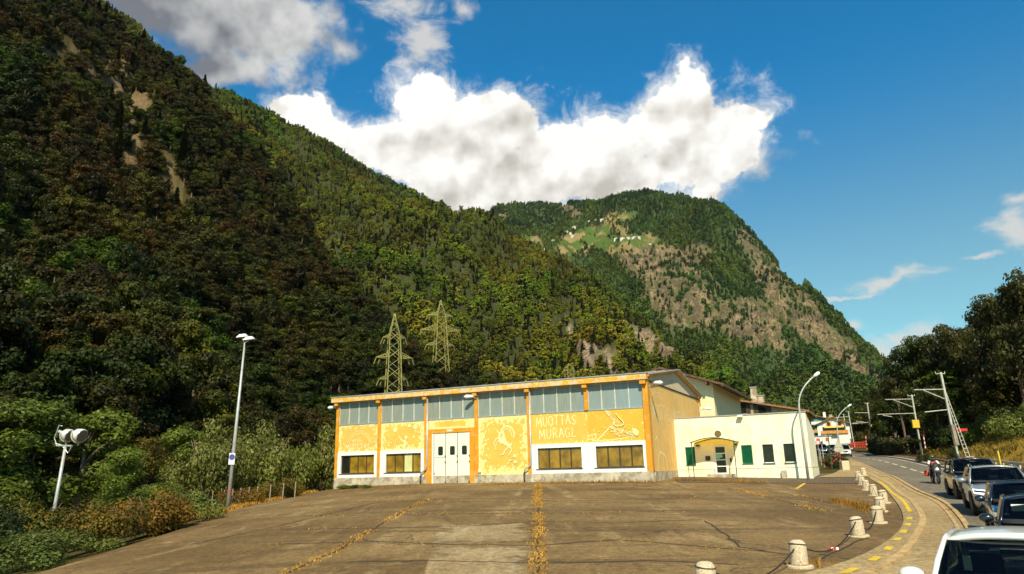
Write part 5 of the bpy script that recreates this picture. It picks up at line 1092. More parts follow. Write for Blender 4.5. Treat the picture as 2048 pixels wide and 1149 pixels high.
d = 82; c_ = P3(1677, 894, d); s_ = d / F_; o = empty('triangle_sign', (c_[0], c_[1], P3(1672, 925, d)[2])); tag(o, 'grey back of a triangular warning sign with two boards on the lamp pole', 'road sign'); z0 = c_[2] - o.location[2]
MB().prism([(-8.5 * s_, z0 - 1 * s_), (8.5 * s_, z0 - 1 * s_), (0, z0 + 15 * s_)], -.03, 0).build('triangle', mat('sign_back', (.50, .48, .36), .5, .2), o); MB().box(-8.5 * s_, 8.5 * s_, -.03, 0, z0 - 6 * s_, z0 - 1.5 * s_).box(-8.5 * s_, 8.5 * s_, -.028, 0, z0 - 11 * s_, z0 - 6.5 * s_).build('board', mat('sign_back', (.50, .48, .36), .5, .2), o)
MB().tube([(0, .04, -.5), (0, .04, z0 + 10 * s_)], .04, 8).build('pole', M_grey, o)
# flower bush by the footway
g = G(1673, 936); fb = empty('flower_bush', g); tag(fb, 'green bush full of red flowers at the pavement corner', 'flower bush'); rs = np.random.RandomState(3)
L_ = [(-1.1, 0, 1.0, 1.1, 1, 1.0), (.2, 0, 1.3, 1.3, 1.1, 1.2), (1.3, .2, 1.0, 1.1, 1, .95), (0, .3, .7, 2.1, 1.2, .8)]
V, Q, lf = leaves_on(L_, 3200, .13, rs, .6, .2); o = bpy.data.objects.new('foliage', npmesh('foliage', V, Q, L_dark, lf)); COL.objects.link(o); o.parent = fb
V, Q, lf = leaves_on(L_, 90, .24, rs, .97, .2); o = bpy.data.objects.new('flowers', npmesh('flowers', V, Q, mat('petal_red', (.62, .03, .015), .6), lf)); COL.objects.link(o); o.parent = fb; o['kind'] = 'stuff'; fb.scale = (.50, .5, .55)
g = G(1690, 941); o = MB().box(-.3, .3, -.3, .3, -.2, .75).build('stone_post', M_granite, bevel=.05); o.location = g; tag(o, 'squat pale stone block right of the flower bush', 'stone block')
for i, (x, y, h_) in enumerate(((1649, 932, 1.9), (1643, 928, 1.4), (1665, 941, 3.0))):
    g = G(x, y); o = MB().tube([(0, 0, -.2), (0, 0, h_)], .04, 8).build('thin_post', M_greendark if i == 2 else M_grey); o.location = g; tag(o, ('plain thin grey post on the small verge by the annex', 'shorter thin post nearest the annex wall', 'tall thin green post in front of the flower bush')[i], 'post')
q = [G(1636, 944)[:2], G(1655, 934)[:2], G(1672, 938)[:2], G(1640, 952)[:2]]
# level crossing pieces
M_red = mat('barrier_red', (.62, .05, .02), .5)
for i, (x, y0, y1, d) in enumerate(((1734, 891, 872, 135), (1851, 897, 872, 84))):
    p = P3(x, y0, d); H_ = (y0 - y1) * d / F_; o = empty('striped_post', p); tag(o, ('red and white striped post at the distant level crossing', 'thin red and white post right of the round sign beyond the track')[i], 'post')
    for k in range(6): MB().tube([(0, 0, H_ * k / 6), (0, 0, H_ * (k + 1) / 6)], .11 if i == 0 else .06, 8).build('band', M_red if k % 2 else M_white2, o)
p = P3(1722, 893, 150); o = empty('red_fence', p, -.1); tag(o, 'low orange red plastic fence by the level crossing', 'fence')
for k in range(14): MB().box(-2.0 + k * .32, -1.9 + k * .32, 0, .05, -.4, .95).build('picket', M_red, o)
MB().box(-2.1, 2.4, .051, .08, .35, .45).box(-2.1, 2.4, .051, .08, .75, .85).build('fence_rail', M_red, o)
for i, (x, y) in enumerate(((1765, 884), (1784, 881), (1799, 879), (1824, 889), (1829, 890))):
    d = 105 - i * 3; p = P3(x, y + 8, d); o = MB().tube([(0, 0, -.5), (0, 0, (15) * d / F_)], .05, 6).build('fence_post', M_grey); o.location = p; tag(o, 'thin grey fence post standing in the hedge beyond the track', 'post', 'fence posts along the garden beyond the track')

# ------------------------------------------------------------------ pylons
M_pyl = mat('pylon_olive', (.30, .27, .08), .6, .2, amt=.15)
def pylon(px, pyt, pyb, d, wb, arms, label, zb=None, top_w=.25, mats=M_pyl, th=.16):
    g = P3(px, pyb, d); H_ = P3(px, pyt, d)[2] - g[2]; o = empty('pylon', g, .35); tag(o, label, 'pylon', 'lattice pylons on the slope behind the hall'); s_ = d / F_
    B_ = wb * s_ / 2; z_arm = (P3(px, arms[0][0], d)[2] - g[2]); Wd = lambda z: B_ + (1.05 * th / .16 - B_) * z / z_arm if z < z_arm else max(.12, (1.05 * th / .16) * (1 - (z - z_arm) / (H_ - z_arm)))
    m_ = MB(); lv = [0]; z = 0
    while z < H_ - .6: z += max(.9, Wd(z) * 1.5); lv.append(min(z, H_))
    for i in range(len(lv) - 1):
        a, b_ = lv[i], lv[i + 1]; wa, wb_ = Wd(a), Wd(b_); c4 = [(-1, -1), (1, -1), (1, 1), (-1, 1)]
        for k in range(4):
            p, q = c4[k], c4[(k + 1) % 4]; m_.beam((p[0] * wa, p[1] * wa, a), (p[0] * wb_, p[1] * wb_, b_), th); m_.beam((p[0] * wa, p[1] * wa, a), (q[0] * wb_, q[1] * wb_, b_), th * .6)
            if i % 2 == 0: m_.beam((q[0] * wa, q[1] * wa, a), (p[0] * wb_, p[1] * wb_, b_), th * .6)
    m_.build('tower', mats, o)
    for (ya, l, r) in arms:
        z = P3(px, ya, d)[2] - g[2]; w = Wd(z); 
        for sgn_, L_ in ((-1, l * s_ * 1.05), (1, r * s_ * 1.05)):
            m_ = MB(); hh = L_ * .26; n = 6
            for sy_ in (-1, 1):
                m_.beam((sgn_ * w, sy_ * w, z), (sgn_ * L_, 0, z), th * .8); m_.beam((sgn_ * w, sy_ * w, z + hh), (sgn_ * L_, 0, z), th * .7)
                for k in range(n): f0, f1 = k / n, (k + 1) / n; x0, x1 = w + (L_ - w) * f0, w + (L_ - w) * f1; m_.beam((sgn_ * x0, sy_ * w * (1 - f0), z), (sgn_ * x1, sy_ * w * (1 - f1), z + hh * (1 - f1)), th * .5)
            m_.beam((sgn_ * (L_ - .1), 0, z), (sgn_ * (L_ + .4), .3, z - 1.3), th * .9).beam((sgn_ * (L_ * .75), 0, z), (sgn_ * (L_ * .75 + .4), .3, z - 1.2), th * .9); m_.build('cross_arm', mats, o)
    return o
pylon(786, 628, 800, 140, 30, [(676, 22, 22), (716, 34, 36), (759, 28, 26)], 'yellow green lattice pylon rising behind the roof of the hall, nearer one')
pylon(881, 601, 775, 185, 32, [(632, 26, 24), (661, 38, 38), (691, 28, 26)], 'taller looking lattice pylon right of the nearer one, partly in trees')
pylon(1140, 728, 775, 420, 12, [(737, 10, 10), (743, 13, 13), (750, 9, 9)], 'small faint lattice pylon far behind the middle of the hall', th=.3)

# ------------------------------------------------------------------ cars
def glassmat():
    m, t, b = newmat('car_glass'); m_ = t.new('ShaderNodeMixShader'); tr = t.new('ShaderNodeBsdfTransparent', {'Color': (.13, .19, .18, 1)}); gl = t.new('ShaderNodeBsdfGlossy', {'Color': (.9, .95, 1, 1), 'Roughness': .03}); lw_ = t.new('ShaderNodeLayerWeight', {'Blend': .32})
    f = t.m('MULTIPLY_ADD', lw_.outputs['Fresnel'], .9, .02, True); t.l.new(f, m_.inputs[0]); t.l.new(tr.outputs[0], m_.inputs[1]); t.l.new(gl.outputs[0], m_.inputs[2]); t.l.new(m_.outputs[0], t.n['Material Output'].inputs[0]); return m
M_cglass = glassmat()
M_tyre = mat('tyre', (.018, .018, .018), .85); M_rim = mat('alloy_rim', (.40, .40, .40), .3, .8); M_trim = mat('black_trim', (.015, .015, .016), .45); M_seat = mat('seat_fabric', (.03, .03, .035), .9); M_dash = mat('dashboard', (.025, .025, .028), .7)
M_chrome = mat('chrome', (.7, .7, .7), .12, 1.); M_lampglass = mat('headlight_glass', (.45, .45, .43), .12, .2, spec=.8, coat=1); M_plate = mat('number_plate', (.75, .75, .70), .5, amt=.2, scale=40)
def car(name, label, loc, heading, paint, L=4.5, W_=1.8, H_=1.48, hood=1.25, suv=0., lamp=None, rails=False, bonnet_z=.98, rake=.85, fwd_cab=0, lampon=None, grille=M_trim, box_back=False, cat='car', group='cars queuing on the road towards the camera'):
    """front faces local -y; origin on the road under the front axle centre"""
    o = empty(name, loc, heading); tag(o, label, cat, group); hw = W_ / 2; y0 = -.85; y1 = y0 + L; zb = .20 + suv * .08; bz = bonnet_z; ycow = y0 + hood
    st_ = [(y0, .42, .72, .50), (y0 + .04, .58, .84, .38), (y0 + .16, bz - .26, .93, .30), (y0 + .42, bz - .13, .98, .26), (ycow - .35, bz - .03, 1., zb), (ycow, bz, 1., zb), (ycow + 1.1, bz + .02, 1.005, zb), (y1 - 1.1, bz + .05, 1.0, zb), (y1 - .45, bz + .04, .98, zb + .03), (y1 - .12, bz - .03, .93, .34), (y1 - .02, bz - .3, .86, .42), (y1, .6, .78, .5)]
    P = []
    for (y, zd, wf, z0) in st_:
        w = hw * wf; sh_ = zd - .10 * (zd / bz); half = [(w * .90, z0), (w * .985, z0 + .08), (w, (z0 + sh_) * .5), (w * .985, sh_), (w * .93, zd - .035), (w * .72, zd - .0), (w * .35, zd + .02)]
        P.append([(-x, y, z) for x, z in half] + [(0, y, zd + .025)] + [(x, y, z) for x, z in half[::-1]])
    m_ = MB().grid(P); n = len(P[0]); m_.f.append(tuple(range(n))); m_.m.append(0); m_.f.append(tuple(range(len(m_.v) - n, len(m_.v)))[::-1]); m_.m.append(0)
    body = m_.build('body', paint, o, smooth=True, sub=2)
    MB().box(-hw * .86, hw * .86, y0 + .3, y1 - .3, .16, .34).build('underbody', M_trim, o)
    # cabin
    zr = H_ - .03; wt = hw * .74; yA = ycow - .03; yR = ycow + rake; yRR = y1 - (.75 if not box_back else .30) - (.25 if not box_back else 0); yC = y1 - .18
    A = lambda s_: Vector((s_ * hw * .88, yA + .18, bz + .015)); B = lambda s_: Vector((s_ * wt, yR, zr - .04)); Cc = lambda s_: Vector((s_ * wt, yRR, zr - .05)); D = lambda s_: Vector((s_ * hw * .86, yC, bz + .03))
    # windscreen
    rows = []
    for i in range(7):
        f = i / 6; a, b_ = A(-1) * (1 - f) + B(-1) * f, A(1) * (1 - f) + B(1) * f; rows.append([(a * (1 - g_) + b_ * g_) + Vector((0, -.22 * (1 - f * .55) * math.sin(math.pi * g_), .012 * math.sin(math.pi * f))) for g_ in np.linspace(0, 1, 13)])
    MB().grid([[tuple(p) for p in r] for r in rows]).build('windscreen', M_cglass, o, smooth=True)
    # roof
    rr_ = []
    for i in range(9):
        f = i / 8; y = yR + (yRR - yR) * f; bl_ = -.22 * .45 * (1 - f) ** 3; zc = zr + .035 * math.sin(math.pi * f) ; rr_.append([(wt * 1.02 * g_, y + bl_ * (1 - g_ * g_) + .10 * f * f * (1 - g_ * g_), zc - .035 - .05 * abs(g_) ** 4 + .04 * (1 - g_ * g_)) for g_ in np.linspace(-1, 1, 15)])
    MB().grid(rr_).build('roof', paint, o, smooth=True, solid=.05)
    # rear glass and side glass
    MB().grid([[tuple((Cc(-1) * (1 - f) + D(-1) * f) * (1 - g_) + (Cc(1) * (1 - f) + D(1) * f) * g_ + Vector((0, .10 * math.sin(math.pi * g_), .02))) for g_ in np.linspace(0, 1, 9)] for f in np.linspace(0, 1, 5)]).build('rear_window', M_cglass, o, smooth=True)
    for s_ in (-1, 1):
        q = [A(s_) + Vector((0, .10, .01)), B(s_) + Vector((0, .05, -.02)), Cc(s_) + Vector((0, -.05, -.02)), D(s_) + Vector((0, -.12, .0))]
        MB().grid([[tuple((q[0] * (1 - f) + q[1] * f) * (1 - g_) + (q[3] * (1 - f) + q[2] * f) * g_ + Vector((s_ * .03 * math.sin(math.pi * f), 0, 0))) for g_ in np.linspace(0, 1, 9)] for f in np.linspace(0, 1, 5)]).build('side_window', M_cglass, o, smooth=True)
        MB().tube([A(s_) + Vector((s_ * .01, -.02, -.06)), A(s_) * .5 + B(s_) * .5 + Vector((s_ * .012, 0, .012)), B(s_) + Vector((0, -.01, .005)), B(s_) * .7 + Cc(s_) * .3 + Vector((s_ * .012, 0, .02)), B(s_) * .3 + Cc(s_) * .7 + Vector((s_ * .012, 0, .02)), Cc(s_) + Vector((0, 0, .01)), D(s_) + Vector((0, 0, -.03))], [.045, .032, .026, .026, .03, .06, .08], 8).build('pillar', paint, o, smooth=True)
        f = .42; a = A(s_) * (1 - f) + D(s_) * f; b_ = B(s_) * .62 + Cc(s_) * .38; MB().beam(tuple(a + Vector((s_ * .015, 0, -.02))), tuple(b_ + Vector((s_ * .01, 0, 0))), .07, .03).build('door_post', M_trim, o)
        # mirror
        mp = Vector((s_ * (hw + .12), yA + .42, bz + .10)); mm = MB(); mm.lathe([(.01, -.10), (.07, -.09), (.105, -.02), (.11, .05), (.10, .065)], 14, (0, 0, 0), 'y'); mo = mm.build('mirror', paint, o, smooth=True); mo.location = mp; mo.scale = (1.25, .9, .82); MB().beam(tuple(mp - Vector((s_ * .03, 0, .05))), (s_ * hw * .9, yA + .40, bz + .0), .06, .04).build('mirror_arm', M_trim, o)
        # wheels
        for wy in (0, L - 1.75):
            wr = .315 + suv * .045; wv_ = MB().lathe([(wr * .9, s_ * (hw - .22)), (wr, s_ * (hw - .18)), (wr, s_ * (hw - .03)), (wr * .93, s_ * (hw + .012)), (wr * .66, s_ * (hw + .012))], 28, (0, wy, wr), 'x'); wo = wv_.build('wheel', M_tyre, o, smooth=False)
            MB().lathe([(wr * .65, s_ * (hw - .02)), (wr * .64, s_ * (hw + .014)), (wr * .5, s_ * (hw - .005)), (.03, s_ * (hw + .01))], 10, (0, wy, wr), 'x').build('rim', M_rim, wo)
            ar = MB(); pts = [(s_ * (hw + .004), wy + (wr + .065) * math.cos(t_), wr + (wr + .065) * math.sin(t_)) for t_ in np.linspace(-.25, math.pi + .25, 15)]; ar.add(pts + [(s_ * (hw + .004), wy, wr)], [(i, i + 1, 15) for i in range(14)]); ar.tube(pts, .022, 6); ar.build('wheel_arch', M_trim, o)
        # lamps
        lz = bz - .30; lx = s_ * hw * .70; hp = MB(); V_ = [(s_ * hw * .52, y0 + .055, lz - .02), (s_ * hw * .93, y0 + .26, lz + .02), (s_ * hw * .95, y0 + .34, lz + .13), (s_ * hw * .55, y0 + .13, lz + .09)]
        hp.add([tuple(Vector(v)) for v in V_] + [tuple(Vector(v) + Vector((0, .12, 0))) for v in V_], [(0, 1, 2, 3), (7, 6, 5, 4), (0, 4, 5, 1), (1, 5, 6, 2), (2, 6, 7, 3), (3, 7, 4, 0)]); hl = hp.build('headlight', lamp or M_lampglass, o, bevel=.012)
        if lampon:
            if lampon[1] == 'ring': e = MB().tube([tuple(Vector(V_[i % 4]) * .93 + Vector((V_[0][0] + V_[2][0], V_[0][1] + V_[2][1] - .13, V_[0][2] + V_[2][2])) * .035 + Vector((0, -.02, 0))) for i in (3, 0, 1, 2, 3)], .014, 6).build('running_light', lampon[0], hl)
            else: e = MB().lathe([(.07, y0 + .07), (.07, y0 + .1)], 14, (lx * .96, 0, lz + .04), 'y').build('bulb', lampon[0], hl)
        if rails: MB().tube([(s_ * wt * .93, yR + .12, zr + .03), (s_ * wt * .95, yR + .3, zr + .09), (s_ * wt * .95, yRR - .3, zr + .09), (s_ * wt * .93, yRR - .08, zr + .02)], .022, 6).build('roof_rail', M_chrome, o)
    MB().box(-hw * .48, hw * .48, y0 - .014, y0 + .12, bz - .40, bz - .24).build('grille', grille, o, bevel=.01); MB().box(-hw * .62, hw * .62, y0 - .012, y0 + .1, .34, .46).build('air_intake', M_trim, o, bevel=.01); MB().box(-.26, .26, y0 - .028, y0 - .015, .50, .61).build('number_plate', M_plate, o)
    em = MB().lathe([(.06, y0 - .03), (.06, y0 - .015)], 14, (0, 0, bz - .29), 'y').build('emblem', M_chrome, o)
    # inside
    MB().box(-hw * .80, hw * .80, yA + .1, yC - .1, bz - .16, bz + .038).build('cabin_floor', M_seat, o)
    MB().grid([[(x * hw * .84, yA - .05 + .55 * f - .15 * (1 - x * x) * (1 - f), bz + .035 + .05 * math.sin(math.pi * f)) for x in np.linspace(-1, 1, 9)] for f in np.linspace(0, 1, 5)]).build('dashboard', M_dash, o, smooth=True, solid=.02)
    for s_ in (-1, 1):
        sy_ = yR + .55; MB().box(s_ * .37 - .23, s_ * .37 + .23, sy_, sy_ + .14, bz - .1, bz + .26).build('seat', M_seat, o, bevel=.05); MB().box(s_ * .37 - .12, s_ * .37 + .12, sy_ + .02, sy_ + .12, bz + .29, bz + .43).build('headrest', M_seat, o, bevel=.04)
    MB().tube([(.37 + .18 * math.cos(t_), yA + .55 + .05 * math.sin(t_), bz + .06 + .16 * math.sin(t_)) for t_ in np.linspace(0, 6.283, 19)], .016, 6).build('steering_wheel', M_trim, o)
    MB().box(-.11, .11, yR - .22, yR - .18, zr - .16, zr - .10).build('inner_mirror', M_trim, o, bevel=.01)
    for s_ in (-.55, .12): MB().tube([(s_ * hw, yA - .02 + .04, bz + .045), (s_ * hw + .5 * hw, yA + .0 - .02, bz + .06)], .011, 5).build('wiper', M_trim, o)
    return o, dict(bz=bz, yA=yA, yR=yR, hw=hw, zr=zr)
def carpaint(name, col, metal=.0, rough=.25):
    m = mat(name, col, rough, metal, amt=.02, coat=1., spec=.5); return m
C_black = carpaint('paint_black', (.012, .014, .018)); C_silver = carpaint('paint_silver', (.34, .36, .375), .35, .33); C_blue = carpaint('paint_dark_blue', (.012, .022, .045), .2); C_dark = carpaint('paint_midnight', (.014, .018, .028), .2); C_white = carpaint('paint_white', (.80, .79, .74), 0, .35)
DRL = mat('running_light_lit', (.9, .9, 1.), .4, emit=(1, .95, 1., 3.)); BULB = mat('headlamp_lit', (1, .8, .5), .4, emit=(1, .72, .35, 4.))
def lane(y, off): # centre of the queue lane and its heading (front towards the camera)
    x0, x1 = kerbB(y - 1) + off, kerbB(y + 1) + off; return kerbB(y) + off, math.atan2(-(x1 - x0), 2.)
def put_car(y, off, *a, dh=0, **k):
    x, h_ = lane(y, off); return car(a[0], a[1], (x, y, gz1(x, y) + .015), h_ + dh, *a[2:], **k)
cA, iA = put_car(31.3, 1.75, 'black_car', 'black tall family car with one lit headlight, farthest of the queue behind the silver one', C_black, L=4.6, W_=1.84, H_=1.66, suv=1, bonnet_z=1.02, rake=.8, lampon=(BULB, 'bulb'), box_back=True)
cB, iB = put_car(25.0, 1.55, 'silver_suv', 'silver SUV with roof rails and glowing outline headlights', C_silver, L=4.65, W_=1.88, H_=1.60, suv=1, bonnet_z=1.03, rake=.85, rails=True, lampon=(DRL, 'ring'), lamp=M_trim)
cC, iC = put_car(18.6, 1.52, 'dark_blue_car', 'dark blue car between the silver SUV and the car with the dashboard screen mount', C_blue, L=4.3, W_=1.78, H_=1.46, bonnet_z=.95)
cD, iD = put_car(13.9, 1.40, 'midnight_car', 'very dark car right behind the white one with a pale sticker in its windscreen', C_dark, L=4.2, W_=1.76, H_=1.44, bonnet_z=.93)
cE, iE = car('white_car', 'white hatchback cut off at the lower right corner, driver holding the wheel', (4.78, 7.45, gz1(4.78, 7.45) + .015), -.62, C_white, L=4.1, W_=1.72, H_=1.50, bonnet_z=.97, hood=1.2, rake=.75)
x = MB().box(-.55, -.25, iD['yR'] - .26, iD['yR'] - .235, iD['zr'] - .26, iD['zr'] - .13).build('sticker', M_white2, cD); x = MB().box(-.10, .05, iD['yR'] - .30, iD['yR'] - .28, iD['zr'] - .12, iD['zr'] - .07).build('sticker', M_plate, cD)
MB().box(-.5, -.42, iE['yR'] + .1, iE['yR'] + .12, iE['bz'] + .12, iE['bz'] + .36).build('belt_strap', M_plate, cE)
# far vehicles
def far_car(y_px, px, py, d, *a, **k): p = P3(px, py, d); return car(a[0], a[1], tuple(p), a[2], *a[3:], **k)
far_car(0, 1691, 914, 112, 'white_van', 'white van driving towards us on the far road', -.42, C_white, L=4.6, W_=1.84, H_=1.85, suv=.5, bonnet_z=1.1, box_back=True, cat='van', group='vehicles at the far bend')
far_car(0, 1646, 908, 128, 'blue_car', 'dark blue car with white roof load parked beside the round sign', -.3, C_blue, L=4.4, W_=1.8, H_=1.7, suv=.5, box_back=True, group='vehicles at the far bend')
far_car(0, 1670, 907, 128, 'small_blue_car', 'dark car half hidden behind the triangular sign', -.3, C_blue, L=4.2, W_=1.7, H_=1.5, group='vehicles at the far bend')
# ------------------------------------------------------------------ people
M_skin = mat('skin', (.62, .36, .24), .55); M_jacket = mat('black_jacket', (.02, .02, .022), .7, amt=.3, scale=6); M_jwhite = mat('white_sleeve', (.75, .73, .70), .7); M_helmet = mat('helmet_yellow_green', (.10, .14, .03), .25, coat=1); M_shirt = mat('dark_shirt', (.03, .04, .06), .8)
def skin_body(name, joints, edges, m_, parent, sub=1):
    me = bpy.data.meshes.new(name); me.from_pydata([j[:3] for j in joints], edges, []); o = bpy.data.objects.new(name, me); COL.objects.link(o); o.parent = parent; me.materials.append(m_)
    md = o.modifiers.new('skin', 'SKIN'); me.skin_vertices.new() if not me.skin_vertices else None
    for i, j in enumerate(joints): me.skin_vertices[0].data[i].radius = (j[3], j[3] if len(j) < 5 else j[4])
    me.skin_vertices[0].data[0].use_root = True; md.use_smooth_shade = True; s_ = o.modifiers.new('ss', 'SUBSURF'); s_.levels = s_.render_levels = sub; return o
def hand(parent, wrist, direction, m_, curl=(0, 0, -1)):
    w = Vector(wrist); d_ = Vector(direction).normalized(); c_ = Vector(curl).normalized(); s_ = d_.cross(c_).normalized(); J = [(*w, .028, .02), (*(w + d_ * .05), .040, .018)]; E = [(0, 1)]
    for k, ln_ in enumerate((.070, .080, .075, .060)):
        a = w + d_ * .085 + s_ * (k - 1.5) * .021; i = len(J); J += [(*a, .010), (*(a + d_ * ln_ * .45 + c_ * .012), .0085), (*(a + d_ * ln_ * .55 + c_ * (.018 + ln_ * .42)), .0075)]; E += [(1, i), (i, i + 1), (i + 1, i + 2)]
    i = len(J); a = w + d_ * .03 - s_ * .038; J += [(*a, .012), (*(a + d_ * .03 - s_ * .022 + c_ * .02), .010), (*(a + d_ * .055 - s_ * .02 + c_ * .04), .009)]; E += [(0, i), (i, i + 1), (i + 1, i + 2)]
    return skin_body('hand', J, E, m_, parent, 2)
def head(parent, c_, r=.10, face=(0, -1, 0), hairc=(.05, .03, .02)):
    c_ = Vector(c_); h = MB(); prof = []
    for i in range(11):
        a = math.pi * i / 10; row = []
        for k in range(14):
            b_ = 2 * math.pi * k / 14; x, y, z = math.sin(a) * math.cos(b_), math.sin(a) * math.sin(b_), math.cos(a)
            wj = 1 - .28 * max(0, -z) ** 1.5; row.append(c_ + Vector((x * r * .78 * wj, y * r * .95 * wj - (.012 if z < -.3 and y < 0 else 0), z * r * 1.2)))
        prof.append([tuple(p) for p in row + [row[0]]])
    h.grid(prof).tube([tuple(c_ + Vector((0, -r * .85, .015))), tuple(c_ + Vector((0, -r * 1.12, -.02))), tuple(c_ + Vector((0, -r * .9, -.03)))], [.008, .014, .008], 6)
    for s_ in (-1, 1): h.lathe([(.004, -.02), (.022, -.01), (.022, .01)], 8, tuple(c_ + Vector((s_ * r * .78, 0, 0))), 'x')
    ho = h.build('head', M_skin, parent, smooth=True); e = MB()
    for s_ in (-1, 1): e.lathe([(.012, -r * .93), (.012, -r * .86)], 8, (c_[0] + s_ * .032, c_[1], c_[2] + .01), 'y')
    e.box(c_[0] - .02, c_[0] + .02, c_[1] - r * .92, c_[1] - r * .85, c_[2] - .062, c_[2] - .055); e.build('eyes_and_mouth', M_brown, ho)
    hh = MB().grid([[tuple(c_ + Vector((math.sin(a) * math.cos(b_) * r * .86, math.sin(a) * math.sin(b_) * r * 1.02 + .012, math.cos(a) * r * 1.28 + .006))) for b_ in np.linspace(-.35, math.pi + .35, 12)] for a in np.linspace(0, 1.9, 7)]); hh.build('hair', mat('hair', hairc, .7), ho, smooth=True, solid=.01); return ho
def driver(parentcar, info, side, label, arms=True, shirt=M_shirt):
    bz, yA = info['bz'], info['yA']; loc = parentcar.matrix_basis @ Vector((side * .37, info['yR'] + .38, bz - .30)); p = empty('person', loc, parentcar.rotation_euler.z); tag(p, label, 'person')
    dy = (yA + .55) - (info['yR'] + .38); J = [(0, .05, 0, .16, .12), (0, .04, .25, .16, .11), (0, .02, .42, .17, .09), (0, 0, .50, .06), (0, -.01, .56, .05), (-.19, .02, .42, .065), (.19, .02, .42, .065)]; E = [(0, 1), (1, 2), (2, 3), (3, 4), (2, 5), (2, 6)]
    if arms:
        J += [(-.26, dy * .45, .30, .05), (-.15, dy * .90, .43, .036), (.26, dy * .45, .26, .05), (.17, dy * .9, .36, .036)]; E += [(5, 7), (7, 8), (6, 9), (9, 10)]
    skin_body('torso', J, E, shirt, p, 2); head(p, (0, -.03, .68), .10)
    if arms: hand(p, (-.15, dy * .90, .43), (.3, -1, .15), M_skin, (.3, .1, -1)); hand(p, (.17, dy * .9, .36), (-.2, -1, .1), M_skin, (-.3, .1, -1))
bpy.context.view_layer.update()
driver(cE, iE, 1, 'driver in a dark shirt with hands on the wheel of the white car')
driver(cB, iB, -1, 'passenger seated behind the windscreen of the silver SUV', arms=False); driver(cB, iB, 1, 'driver of the silver SUV in a dark shirt')
# motorcyclist
p = P3(1872, 963, 41.5); mk = empty('motorcycle', (p[0], p[1], gz1(p[0], p[1]) + .015), -.30); tag(mk, 'black touring motorcycle with lit headlamp passing the queue of cars', 'motorcycle'); M_bike = mat('bike_black', (.02, .02, .022), .3, coat=1)
for wy in (-.75, .75):
    w = MB(); w.tube([(0, wy + .27 * math.cos(a), .30 + .27 * math.sin(a)) for a in np.linspace(0, 6.283, 25)], .065, 8, cap=False); wo = w.build('wheel', M_tyre, mk, smooth=True); MB().lathe([(.21, -.03), (.21, .03)], 18, (0, wy, .3), 'x').build('rim', M_rim, wo)
MB().tube([(-.09, -.74, .3), (-.10, -.45, 1.0)], .03, 8).tube([(.09, -.74, .3), (.10, -.45, 1.0)], .03, 8).build('fork', M_chrome, mk)
P_ = [[(x * w_, y, z - .06 * abs(x) ** 2) for x in np.linspace(-1, 1, 7)] for (y, z, w_) in ((-.80, .62, .10), (-.82, .82, .22), (-.70, .98, .26), (-.55, 1.22, .20), (-.50, 1.30, .14))]; MB().grid(P_).build('fairing', M_bike, mk, smooth=True, solid=.04, sub=1)
MB().box(-.17, .17, -.5, .35, .38, .75).build('engine', M_trim, mk, bevel=.05); MB().box(-.15, .15, -.40, .05, .76, 1.0).build('tank', M_bike, mk, bevel=.07); MB().box(-.14, .14, .05, .85, .78, .90).build('seat', M_seat, mk, bevel=.04)
MB().tube([(-.38, -.35, 1.06), (-.18, -.45, 1.04), (.18, -.45, 1.04), (.38, -.35, 1.06)], .02, 6).build('handlebar', M_trim, mk)
for s_ in (-1, 1): MB().box(s_ * .34 - .12, s_ * .34 + .12, .35, .85, .45, .80).build('pannier', M_red if s_ < 0 else M_trim, mk, bevel=.05); MB().lathe([(.05, -.36), (.05, -.33)], 10, (s_ * .42, 0, 1.16), 'y').build('mirror', M_trim, mk)
MB().lathe([(.075, -.86), (.075, -.83)], 14, (0, 0, .90), 'y').build('headlamp', mat('bike_lamp_lit', (1, .8, .5), .4, emit=(1, .7, .35, 1.5)), mk)
mk.scale = (.86,) * 3; rd = empty('person', mk.location, -.30, .86); tag(rd, 'motorcycle rider in black and white jacket and dark helmet', 'person')
J = [(0, .25, .92, .16, .13), (0, .18, 1.15, .15, .11), (0, .05, 1.36, .18, .10), (0, .0, 1.47, .06), (-.20, .05, 1.36, .08), (.20, .05, 1.36, .08), (-.30, -.12, 1.18, .055), (-.32, -.34, 1.10, .042), (.30, -.12, 1.18, .055), (.32, -.34, 1.10, .042), (-.13, .2, .88, .10), (.13, .2, .88, .10), (-.24, -.18, .80, .08), (.24, -.18, .80, .08), (-.24, .08, .40, .055), (.24, .08, .40, .055), (-.24, -.08, .34, .05), (.24, -.08, .34, .05)]
skin_body('body', J, [(0, 1), (1, 2), (2, 3), (2, 4), (2, 5), (4, 6), (6, 7), (5, 8), (8, 9), (0, 10), (0, 11), (10, 12), (11, 13), (12, 14), (13, 15), (14, 16), (15, 17)], M_jacket, rd, 2)
for s_ in (-1, 1):
    MB().tube([(s_ * .205, .04, 1.38), (s_ * .26, -.05, 1.28), (s_ * .305, -.13, 1.18)], [.085, .075, .068], 10).build('sleeve_panel', M_jwhite, rd, smooth=True); hand(rd, (s_ * .32, -.33, 1.10), (-.1 * s_, -1, 0), M_trim, (0, -.2, -1))
MB().box(-.12, .12, -.065, -.02, 1.12, 1.34).build('chest_panel', mat('sign_red', (.62, .03, .02), .45), rd, bevel=.02)
hm = MB().lathe([(.01, .0), (.09, .01), (.13, .06), (.145, .14), (.13, .22), (.08, .275), (.01, .29)], 20, (0, -.03, 1.47)).build('helmet', M_helmet, rd, smooth=True); MB().grid([[(.15 * math.sin(a), -.03 - .15 * math.cos(a), z) for a in np.linspace(-1, 1, 9)] for z in (1.58, 1.62, 1.67)]).build('visor', M_darkglass, hm, smooth=True)

